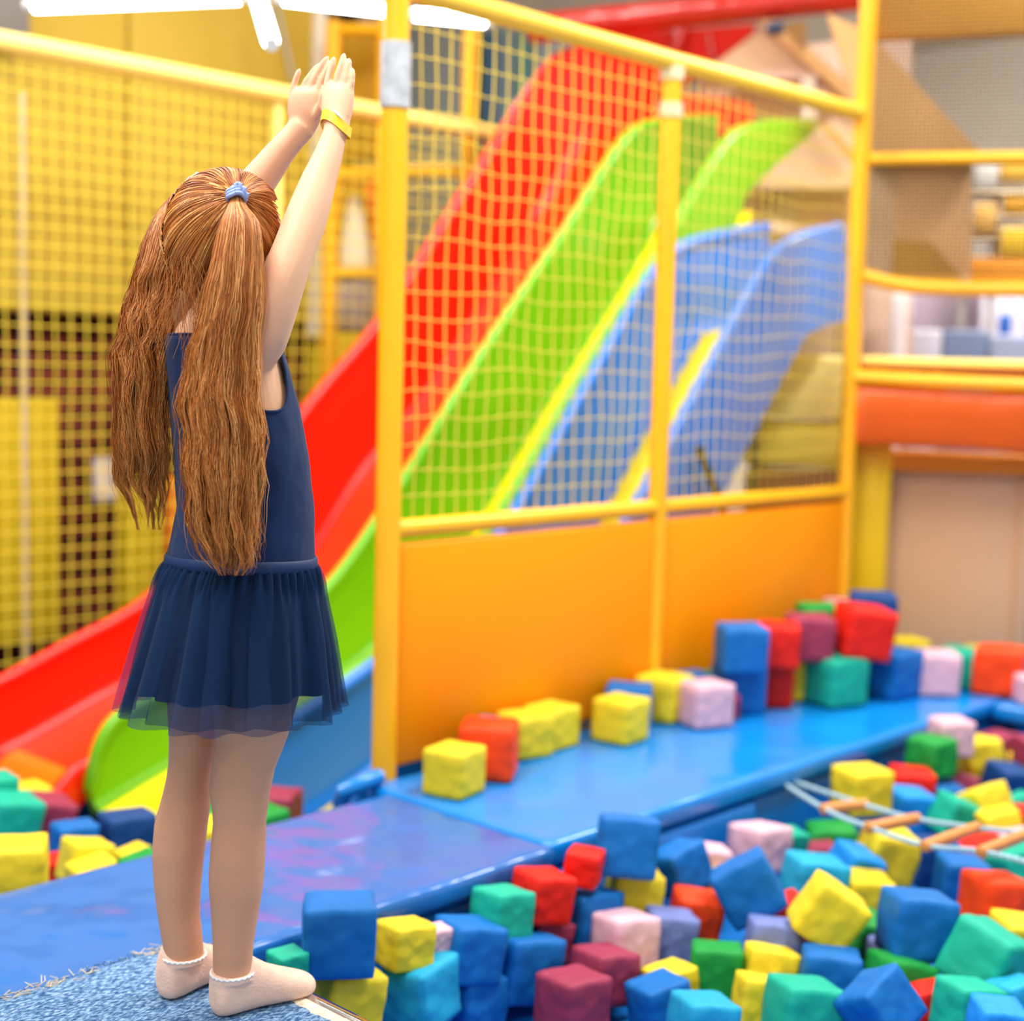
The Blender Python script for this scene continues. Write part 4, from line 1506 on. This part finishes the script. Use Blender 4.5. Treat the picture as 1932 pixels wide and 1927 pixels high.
def cube_mesh(seed, crumple=1.0, n=9):
    """cloth covered foam block of unit size: rounded, a little puffed and creased"""
    bm = bmesh.new()
    bmesh.ops.create_cube(bm, size=1)
    bmesh.ops.subdivide_edges(bm, edges=bm.edges[:], cuts=n, use_grid_fill=True)
    rnd = random.Random(seed)
    off = Vector((rnd.uniform(0, 50), rnd.uniform(0, 50), rnd.uniform(0, 50)))
    sk_ = [rnd.uniform(-0.035, 0.035) for _ in range(6)]
    r = 0.052
    for v in bm.verts:
        p = v.co.copy()
        q = Vector([max(-0.5 + r, min(0.5 - r, c)) for c in p])
        d = p - q
        if d.length > 1e-6:
            p = q + d.normalized() * min(d.length, r)
        e = [1 - abs(c) * 2 for c in p]
        bulge = Vector([0.0, 0.0, 0.0])
        for a in range(3):
            b, c = (a + 1) % 3, (a + 2) % 3
            if abs(v.co[a]) > 0.499:
                bulge[a] = math.copysign(0.022 * (1 - (2 * p[b]) ** 2) * (1 - (2 * p[c]) ** 2), p[a])
        w = noise.noise(p * 2.2 + off) * 0.026 * crumple + noise.noise(Vector((p.x * 7 + p.z * 2, p.y * 3 - p.x, p.z * 5)) + off) * 0.011 * crumple
        nrm = p.normalized()
        p = p + bulge + nrm * w
        p.x += sk_[0] * p.z + sk_[1] * p.y
        p.y += sk_[2] * p.z
        p.z *= 1 + sk_[3] * p.x
        v.co = p
    me = bpy.data.meshes.new('foam_cube')
    bm.to_mesh(me)
    bm.free()
    me.polygons.foreach_set('use_smooth', [True] * len(me.polygons))
    return me


_cm = {}


def cube_data(col, var, crumple):
    k = (col, var, crumple)
    if k not in _cm:
        me = cube_mesh(100 + var + (50 if crumple else 0), 2.6 if crumple else 1.0)
        me.materials.append(mat('cloth_' + col.replace(' ', '_'), CUBE_COL[col], 0.62, 0.3, bump=(3.0, 0.18, 0.05, 0.6), var=(6, 0.05)))
        _cm[k] = me
    return _cm[k]


CUBES = [
    ('yellow', 0.112, 0.019, -0.23, 0.057, 0.0, -0.0, 0.217, 'yellow foam cube standing alone nearest the first post on the blue mat'),
    ('orange-red', 0.135, 0.189, -0.178, 0.069, 0.0, -0.0, 0.629, 'orange-red foam cube behind the lone yellow cube on the mat'),
    ('lavender', 0.108, 0.282, -0.099, 0.055, 0.0, -0.0, 0.417, 'lavender foam cube hidden behind the orange-red cube at the orange panel'),
    ('yellow', 0.112, 0.404, -0.102, 0.057, 0.0, -0.0, -0.216, 'pale yellow foam cube touching the right side of the orange-red cube on the mat'),
    ('yellow', 0.112, 0.524, -0.088, 0.057, 0.0, -0.0, 0.028, 'yellow foam cube at the orange panel, right of the pale yellow cube'),
    ('blue', 0.12553930489175996, 0.831, -0.107, 0.064, 0.0, -0.0, 0.591, 'blue foam cube half hidden behind the yellow cube in the middle of the mat'),
    ('yellow', 0.118, 0.716, -0.173, 0.06, 0.0, -0.0, 0.102, 'yellow foam cube in front of a blue cube in the middle of the mat'),
    ('yellow', 0.13, 1.009, -0.095, 0.066, 0.0, -0.0, 0.163, 'yellow foam cube left of the pale pink cube, close to the middle post'),
    ('pink', 0.125, 1.041, -0.221, 0.064, 0.0, -0.0, -0.373, 'pale pink foam cube on the mat in front of a maroon one'),
    ('maroon', 0.072, 1.165, -0.208, 0.037, 0.0, -0.0, -0.789, 'maroon foam cube mostly hidden behind the pale pink cube on the mat'),
    ('blue', 0.11, 1.168, -0.086, 0.056, 0.0, -0.0, -0.237, 'blue foam cube at the orange panel behind the pale pink cube'),
    ('green', 0.095, 1.309, -0.086, 0.049, 0.0, -0.0, -0.601, 'green foam cube at the orange panel left of the stacked blue cubes'),
    ('blue', 0.135, 1.269, -0.179, 0.069, 0.0, -0.0, -0.623, 'blue foam cube at the bottom of the stack of two by the orange panel'),
    ('blue', 0.135, 1.218, -0.218, 0.205, 0.0, -0.0, -0.711, 'blue foam cube on top of the stack of two by the orange panel'),
    ('red', 0.13, 1.365, -0.247, 0.199, 0.0, -0.0, -0.909, 'red foam cube on the upper layer right of the top blue cube'),
    ('red', 0.13, 1.416, -0.193, 0.066, 0.0, -0.0, -0.852, 'narrow looking red foam cube between a blue and a yellow cube on the mat'),
    ('yellow', 0.13, 1.551, -0.173, 0.066, 0.0, -0.0, 0.304, 'yellow foam cube between the red cube and the teal cube on the mat'),
    ('maroon', 0.135, 1.53, -0.256, 0.206, 0.0, -0.0, -0.808, 'maroon foam cube on the upper layer left of the big tilted red cube'),
    ('green', 0.125, 1.682, -0.193, 0.221, 0.0, -0.0, -0.674, 'dark green foam cube behind the maroon cube on the upper layer'),
    ('pink', 0.125, 1.994, -0.108, 0.194, 0.0, -0.0, -0.689, 'pink foam cube peeking out behind the big tilted red cube'),
    ('red', 0.155, 1.666, -0.364, 0.225, 0.053, 0.129, -0.665, 'large tilted red foam cube on top of the pile at the far corner'),
    ('navy', 0.14, 1.809, -0.313, 0.255, 0.0, -0.0, -0.918, 'navy foam cube topmost at the far corner behind the tilted red cube'),
    ('teal', 0.15, 1.583, -0.323, 0.076, 0.0, -0.0, -0.302, 'teal foam cube on the mat below the maroon cube of the pile'),
    ('blue', 0.15, 1.818, -0.381, 0.076, 0.0, -0.0, -0.076, 'blue foam cube on the mat below the big tilted red cube'),
    ('yellow', 0.12, 2.146, -0.259, 0.07, 0.0, -0.0, -0.557, 'yellow foam cube at the plywood wall behind the blue cube of the pile'),
    ('pink', 0.135, 1.972, -0.462, 0.069, 0.0, -0.0, -0.926, 'pale pink foam cube at the inner corner of the two mats'),
    ('teal', 0.125, 2.133, -0.467, 0.064, 0.0, -0.0, 0.193, 'teal foam cube behind the pale pink cube at the corner of the mats'),
    ('orange-red', 0.15, 2.14, -0.601, 0.076, 0.0, -0.0, 0.29, 'orange-red foam cube on the far end mat'),
    ('yellow', 0.11, 2.315, -0.466, 0.056, 0.0, -0.0, -0.608, 'yellow foam cube mostly hidden behind the orange-red cube on the far mat'),
    ('pink', 0.08639999999999999, 2.081, -0.734, 0.044, 0.0, -0.0, -0.811, 'pink foam cube cut by the right edge on the far mat'),
    ('pink', 0.10201870939073383, 1.53, -0.744, -0.016, 0.0, -0.0, -0.624, 'pale pink foam cube in the pit nearest the far end wall'),
    ('green', 0.10596283589612517, 1.418, -0.744, -0.055, 0.0, -0.0, -0.193, 'emerald foam cube in the pit left of the crumpled yellow cube'),
    ('yellow', 0.11724022256473239, 1.684, -0.756, -0.104, -0.07, -0.121, -0.602, 'crumpled yellow foam cube in the pit between the emerald and maroon cubes'),
    ('maroon', 0.10209076502838434, 1.883, -0.727, -0.121, -0.077, -0.041, -0.059, 'maroon foam cube in the pit behind the crumpled yellow cube'),
    ('maroon', 0.08145097602884029, 1.819, -0.861, -0.085, 0.0, -0.0, -0.639, 'maroon foam cube in the pit cut by the right edge'),
    ('yellow', 0.1183013148109839, 1.029, -0.747, -0.075, 0.0, -0.0, -0.446, 'yellow foam cube in the pit beside the rope ladder start'),
    ('red', 0.11238503581627726, 1.293, -0.75, -0.125, 0.011, 0.051, -0.879, 'red foam cube in the pit right of the yellow cube by the rope ladder'),
    ('maroon', 0.1038394050381208, 1.557, -0.758, -0.181, -0.333, 0.204, -1.035, 'dusky rose foam cube in the pit right of the red cube'),
    ('navy', 0.11048359663718603, 1.627, -0.879, -0.15, 0.136, 0.16, -0.441, 'navy foam cube at the right edge below the maroon cubes'),
    ('yellow', 0.08471259440505625, 1.875, -0.82, -0.157, 0.0, -0.0, -0.461, 'cream yellow foam cube at the right edge above the navy cube'),
    ('bright blue', 0.11030791969350831, 1.19, -0.799, -0.152, 0.07, 0.121, -0.56, 'bright blue foam cube lying low behind the second ladder rung'),
    ('blue', 0.1060498326467773, 1.421, -0.779, -0.178, 0.088, 0.151, -0.578, 'blue foam cube between the bright blue and the teal cubes near the ladder'),
    ('teal', 0.10476069603808397, 1.201, -0.933, -0.147, 0.052, 0.417, -0.551, 'teal foam cube behind the third ladder rung'),
    ('yellow', 0.10933497789244641, 1.322, -0.955, -0.137, -0.431, -0.189, -0.349, 'yellow foam cube tipped on its edge near the right side of the pit'),
    ('teal', 0.08046501562274638, 1.454, -0.994, -0.16, -0.18, -0.301, -0.608, 'teal foam cube cut by the right edge behind the ladder'),
    ('yellow', 0.09499470528389639, 1.201, -1.057, -0.143, -0.111, -0.295, -0.781, 'yellow foam cube between the third and fourth ladder rungs'),
    ('red', 0.08933210179897043, 1.388, -1.048, -0.176, 0.0, -0.0, -0.813, 'red foam cube at the right edge beside the fourth ladder rung'),
    ('pink', 0.11085160854519087, 0.56, -0.743, -0.129, -0.072, 0.077, -0.173, 'large pale pink foam cube close to the long mat, left of the green cubes'),
    ('teal', 0.07264808491222441, 0.685, -0.746, -0.146, 0.113, 0.133, -0.305, 'sea green foam cube peeking out behind the large pale pink cube'),
    ('green', 0.11905359809993692, 0.855, -0.767, -0.19, -0.015, -0.086, -0.864, 'green foam cube lying behind the maroon cube and left of the ladder'),
    ('maroon', 0.07825379360594038, 0.758, -0.793, -0.192, -0.024, -0.137, -0.855, 'maroon foam cube between the green and bright blue cubes'),
    ('yellow', 0.11582523276579224, 0.747, -0.983, -0.128, 0.09, 0.19, -0.63, 'crumpled yellow foam cube under the second ladder rung'),
    ('bright blue', 0.09832002629857889, 0.63, -0.963, -0.142, 0.228, 0.312, -0.408, 'bright blue foam cube left of the crumpled yellow cube under the rung'),
    ('cyan', 0.12228036033285634, 0.49, -0.941, -0.15, -0.063, 0.134, -0.678, 'turquoise foam cube behind the tilted yellow cube'),
    ('yellow', 0.09974962444700987, 0.555, -1.038, -0.17, 0.036, 0.098, -0.712, 'yellow foam cube right behind the tilted yellow cube'),
    ('navy', 0.11064961485831304, 0.989, -0.987, -0.2, 0.0, -0.0, -0.671, 'navy foam cube sunk low behind the tall blue cube'),
    ('blue', 0.10360430717494877, 0.828, -1.136, -0.17, 0.03, 0.082, -0.773, 'blue foam cube between the navy cube and the big orange-red one'),
    ('red', 0.11072813274371505, 1.049, -1.085, -0.189, -0.046, -0.169, -0.871, 'red foam cube below the third ladder rung'),
    ('pink', 0.09212769901343086, 1.142, -1.127, -0.171, -0.06, -0.164, -0.803, 'rose foam cube under the fourth ladder rung'),
    ('teal', 0.10012268671305864, 0.974, -1.207, -0.16, -0.228, -0.312, -0.512, 'teal foam cube above the big orange-red cube at the right edge'),
    ('orange-red', 0.11920799823349111, 0.636, -1.312, -0.13, -0.046, 0.117, -0.535, 'big orange-red foam cube at the right edge'),
    ('blue', 0.12394988158262568, 0.283, -1.308, -0.086, -0.11, 0.101, -0.715, 'tall blue foam cube upright in the middle of the right side'),
    ('yellow', 0.11761319968492155, 0.184, -1.162, -0.08, -0.085, 0.568, -0.936, 'yellow foam cube tilted on its corner in the middle of the pit'),
    ('blue', 0.12614833853099472, 0.213, -0.947, -0.09, -0.158, -0.547, -0.883, 'blue foam cube tilted on its corner left of the turquoise cube'),
    ('red', 0.10625381522007522, 0.329, -0.966, -0.193, -0.091, -0.246, -0.649, 'red foam cube wedged below the tilted blue cube'),
    ('lavender', 0.10425837689467721, 0.143, -1.059, -0.166, -0.163, 0.093, -0.865, 'lavender foam cube above the pair of yellow cubes'),
    ('yellow', 0.09807576438628861, 0.055, -1.109, -0.183, -0.223, 0.145, -0.829, 'upper one of two stacked yellow foam cubes below the lavender cube'),
    ('yellow', 0.0952846036929679, -0.056, -1.166, -0.193, -0.218, 0.153, -0.791, 'lower one of two stacked yellow foam cubes near the bottom edge'),
    ('green', 0.10135908839935798, 0.001, -1.019, -0.191, -0.139, 0.007, -0.912, 'dark green foam cube upright left of the stacked yellow pair'),
    ('blue', 0.11153497131063657, 0.089, -1.228, -0.17, -0.136, 0.047, -0.955, 'blue foam cube lying flat right of the stacked yellow pair'),
    ('maroon', 0.09191421802725512, 0.229, -1.124, -0.205, -0.163, 0.082, -0.863, 'maroon foam cube showing as a strip behind the flat blue cube'),
    ('green', 0.10521369508182185, 0.36, -1.165, -0.186, 0.158, 0.408, -0.686, 'dark green foam cube below the tilted yellow cube'),
    ('lavender', 0.11011784881786892, 0.3, -1.259, -0.203, 0.014, 0.051, -0.823, 'lavender foam cube showing as a strip below the tall blue cube'),
    ('green', 0.10733796026511025, 0.189, -1.324, -0.18, -0.112, 0.225, -0.562, 'grass green foam cube below the tall blue cube'),
    ('teal', 0.12342792055285658, 0.286, -1.456, -0.114, 0.286, 0.294, 0.01, 'large teal foam cube tilted at the lower right'),
    ('yellow', 0.0954969371467023, 0.511, -1.419, -0.15, 0.088, 0.151, -0.631, 'yellow foam cube at the right edge above the large teal cube'),
    ('blue', 0.10329328084067989, -0.043, -1.412, -0.125, -0.539, -0.407, -0.09, 'blue foam cube on its edge at the bottom, right of centre'),
    ('teal', 0.1168010502798505, -0.081, -1.275, -0.171, -0.129, 0.137, -0.592, 'teal foam cube at the bottom edge right of the stacked yellow pair'),
    ('red', 0.07339973275288647, 0.154, -1.415, -0.18, -0.069, -0.253, -0.839, 'small red foam cube at the bottom between green and sea green cubes'),
    ('teal', 0.09499296527872862, 0.124, -1.501, -0.15, -0.074, 0.137, -0.522, 'sea green foam cube at the bottom below the large teal cube'),
    ('cyan', 0.08344355597087257, 0.215, -1.555, -0.15, -0.179, -0.078, -0.466, 'turquoise foam cube at the bottom right edge'),
    ('bright blue', 0.084315390354439, 0.024, -1.604, -0.12, 0.036, 0.098, -0.801, 'bright blue foam cube cut by the bottom edge at the lower right'),
    ('blue', 0.12584174785998214, 0.019, -0.763, 0.001, -0.24, 0.069, -0.832, 'blue foam cube standing highest against the long mat'),
    ('red', 0.07064374439208494, -0.114, -0.756, -0.015, 0.102, 0.022, 0.492, 'red foam cube showing as an upright sliver left of the highest blue cube'),
    ('red', 0.09723613617815334, -0.224, -0.74, -0.054, -0.005, 0.174, -0.224, 'red foam cube lying against the mat behind the emerald cube'),
    ('yellow', 0.11007380361795628, 0.069, -0.746, -0.125, -0.088, 0.09, -0.696, 'yellow foam cube below the highest blue cube'),
    ('blue', 0.10318925470681642, 0.239, -0.747, -0.105, -0.254, -0.291, -0.203, 'blue foam cube leaning to the right of the highest blue cube'),
    ('pink', 0.07128529170422787, 0.388, -0.723, -0.128, 0.06, 0.164, -0.604, 'whitish pink foam cube behind the tilted blue cube'),
    ('yellow', 0.07726580250904562, 0.34, -0.764, -0.167, 0.0, -0.0, -0.697, 'yellow foam cube left of the tilted blue cube'),
    ('teal', 0.09289992363981112, -0.34, -0.738, -0.06, -0.078, 0.127, -0.152, 'emerald foam cube near the mat edge left of a blue cube'),
    ('blue', 0.11668498019067595, -0.085, -0.74, -0.137, -0.104, 0.093, -0.145, 'blue foam cube in the pit behind the large pink cube'),
    ('orange-red', 0.10037572896522104, 0.174, -0.839, -0.173, 0.024, 0.137, -0.773, 'orange-red foam cube behind the lavender cube in mid pit'),
    ('lavender', 0.10107055756523481, 0.05, -0.861, -0.177, -0.076, 0.127, -0.686, 'lavender foam cube right of the large pink cube'),
    ('pink', 0.1096315261860057, -0.088, -0.847, -0.155, -0.113, 0.082, -0.275, 'large pale pink foam cube in the left part of the pit'),
    ('maroon', 0.08721512870937607, -0.197, -0.727, -0.157, -0.067, 0.185, -0.404, 'dusky maroon foam cube between blue cubes in the left part of the pit'),
    ('yellow', 0.08260415884844567, -0.6, -0.738, -0.053, -0.073, 0.083, -0.224, 'yellow foam cube right of the big blue cube at the mat edge'),
    ('pink', 0.048268797226790505, -0.518, -0.735, -0.067, 0.0, -0.0, -0.244, 'whitish pink foam cube almost hidden behind the flat blue cube'),
    ('blue', 0.10893238410421774, -0.45, -0.752, -0.101, -0.051, 0.191, -0.261, 'flat lying blue foam cube behind the sky blue one'),
    ('cyan', 0.10978406836389168, -0.573, -0.754, -0.144, -0.11, -0.086, 0.154, 'sky blue crumpled foam cube at the bottom left of the pit'),
    ('blue', 0.1280219149393458, -0.316, -0.763, -0.168, -0.073, 0.19, -0.161, 'blue foam cube behind the two maroon cubes on the left'),
    ('blue', 0.10054250678210162, -0.438, -0.758, -0.202, -0.089, 0.113, -0.134, 'blue foam cube at the bottom beside the sky blue crumpled cube'),
    ('maroon', 0.10170575667198746, -0.205, -0.892, -0.18, -0.062, 0.143, -0.188, 'maroon foam cube behind the front maroon one'),
    ('maroon', 0.10677834583505595, -0.346, -0.934, -0.18, -0.08, 0.067, -0.17, 'front maroon foam cube at the bottom of the pit'),
    ('yellow', 0.08216211636465645, -0.098, -0.98, -0.208, -0.086, -0.11, -0.266, 'yellow foam cube left of the dark green upright cube'),
    ('blue', 0.09555634457569241, -0.19, -1.022, -0.203, -0.101, -0.143, -0.309, 'blue foam cube low at the bottom between maroon and yellow cubes'),
    ('cyan', 0.10079253825173345, -0.263, -1.176, -0.17, -0.09, 0.138, -0.52, 'turquoise foam cube cut by the bottom edge in the middle'),
    ('blue', 0.1239575599592197, -0.777, -0.758, 0.019, -0.07, 0.002, -0.665, 'big blue foam cube standing at the end of the carpeted board'),
    ('yellow', 0.10621465828506779, -0.745, -0.742, -0.113, -0.058, 0.136, -0.32, 'yellow foam cube just beyond the chrome edge of the board'),
    ('teal', 0.055502856022376694, -0.882, -0.748, -0.013, 0.0, -0.0, -0.142, 'teal foam cube peeking out behind the socks'),
    ('yellow', 0.12033163182502037, -0.946, 0.072, -0.04, 0.0, -0.0, 0.981, 'large yellow foam cube leaning on the mat at the left edge'),
    ('blue', 0.09620192845996732, -0.616, 0.413, -0.141, -0.067, 0.018, -0.261, 'blue foam cube behind the low yellow cubes at the left'),
    ('navy', 0.11600703622788039, -0.496, 0.374, -0.14, -0.076, -0.016, -0.295, 'navy foam cube left of the calves, behind the mat'),
    ('yellow', 0.09578528467922119, -0.693, 0.234, -0.122, -0.038, 0.2, -0.175, 'yellow foam cube tipped flat left of the shins'),
    ('yellow', 0.07037637158976752, -0.587, 0.201, -0.141, -0.09, -0.19, -0.116, 'yellow foam cube partly hidden by the left shin'),
    ('yellow', 0.09172185867631688, -0.722, 0.15, -0.138, -0.06, -0.164, -0.18, 'yellow foam cube low against the mat at the left'),
    ('green', 0.07919999999999999, -0.609, 0.131, -0.139, -0.091, -0.246, -0.206, 'green foam cube showing as a sliver beside the left shin'),
    ('teal', 0.1235, -0.644, 0.675, -0.14, 0.073, 0.197, -0.125, 'teal foam cube at the left edge below the orange run-out'),
    ('maroon', 0.11644294157666688, -0.529, 0.711, -0.17, 0.091, 0.246, -0.143, 'maroon foam cube left of the blue one below the orange run-out'),
    ('teal', 0.09870959141180408, -0.633, 0.778, -0.1, 0.0, -0.0, -0.123, 'sea green foam cube cut by the left edge below the red slide'),
    ('yellow', 0.115, -0.467, 0.934, -0.2, 0.0, -0.0, -0.141, 'yellow foam cube deep behind the teal cube at the left edge'),
    ('red', 0.07919999999999999, -0.698, 0.346, -0.176, 0.0, -0.0, -0.162, 'red foam cube showing as a sliver between yellow and blue cubes at the left'),
    ('maroon', 0.115, -0.119, 0.281, -0.14, 0.0, -0.0, 0.601, 'dark maroon foam cube behind the right calf by the blue slide'),
    ('green', 0.115, -0.229, 0.196, -0.15, -0.07, -0.121, -0.118, 'green foam cube behind the right calf below the maroon one'),
    ('yellow', 0.11, -0.379, 0.192, -0.14, 0.0, -0.0, -0.089, 'yellow foam cube seen between the two calves'),
    ('green', 0.11, -0.244, 0.386, -0.19, 0.0, -0.0, -0.089, 'green foam cube seen between the two calves above the yellow one'),
]
for i, (col, s, x, y, z, rx, ry, rz, lab) in enumerate(CUBES):
    o = link('foam_cube', cube_data(col, i % 4, 'crumpled' in lab))
    o.location = (x, y, z)
    o.rotation_euler = (rx, ry, rz)
    o.scale = (s, s, s)
    zone = 'foam cubes lying on the blue mats' if z > 0.02 else ('foam cubes in the big pit' if y < -0.4 else 'foam cubes in the pit under the slides')
    tag(o, lab, 'foam cube', zone)
# foam bed below the cubes
for (x0, x1, y0, y1, lab) in ((-0.98, 2.0, -2.5, -0.67, 'blue foam bed at the bottom of the big pit'), (-2.3, -0.5, 0.12, 1.83, 'blue foam bed at the bottom of the pit under the slides'), (-2.3, -0.06, -0.11, 0.11, 'narrow blue foam bed along the back of the near mat')):
    mb = MB()
    mb.rbox(((x0 + x1) / 2, (y0 + y1) / 2, -0.475), (x1 - x0, y1 - y0, 0.43), 0.02)
    tag(mb.build('foam_bed', M_bside), lab, 'pad')

# ------------------------------------------------------------------ rope ladder lying over the cubes
M_rope = mat('pale_blue_rope', '#9fc0cf', 0.8, 0.2, bump=(300, 0.6, 0.002))
M_rung = mat('turned_wood', '#cf8a4a', 0.5, 0.4, var=(18, 0.12))
ld = thing('rope_ladder', at_z(1465, 1470, -0.05), 'rope ladder with wooden rungs lying across the cubes at the right', 'rope ladder')
RZ = [-0.045, -0.015, 0.0, 0.0, 0.0, 0.0]
LOW = [(1461, 1467, -0.06), (1557, 1527, -0.012), (1642, 1562, -0.006), (1748, 1596, -0.004), (1853, 1607, -0.002), (1990, 1640, 0.0)]
UPR = [(1470, 1466, -0.06), (1629, 1518, -0.006), (1727, 1545, -0.004), (1841, 1562, -0.002), (1938, 1574, 0.0), (2040, 1600, 0.0)]
for tab in (LOW, UPR):
    P = [at_z(*t) for t in tab]
    m = MB()
    C_ = [Vector(p) for p in bez(P, 90)]
    m.tube(C_, 0.0048, 8)
    for ph_ in range(3):             # twisted strands
        pts = []
        for i, p in enumerate(C_):
            t = (C_[min(i + 1, 89)] - C_[max(i - 1, 0)]).normalized()
            a_ = t.cross(Vector((0, 0, 1))).normalized()
            b_ = t.cross(a_)
            an = i * 1.1 + ph_ * 2.094
            pts.append(p + (a_ * math.cos(an) + b_ * math.sin(an)) * 0.004)
        m.tube(pts, 0.0028, 6)
    m.build('rope', M_rope, ld)
for i in range(1, 5):
    a, b = at_z(*LOW[i]), at_z(*UPR[i])
    d = (b - a).normalized()
    m = MB()
    pts = [a - d * 0.012, a - d * 0.009, a + d * 0.004, a.lerp(b, 0.5), b - d * 0.004, b + d * 0.009, b + d * 0.012]
    m.tube(pts, [0.006, 0.0125, 0.0135, 0.0138, 0.0135, 0.0125, 0.006], 14)
    m.build('rung', M_rung, ld)
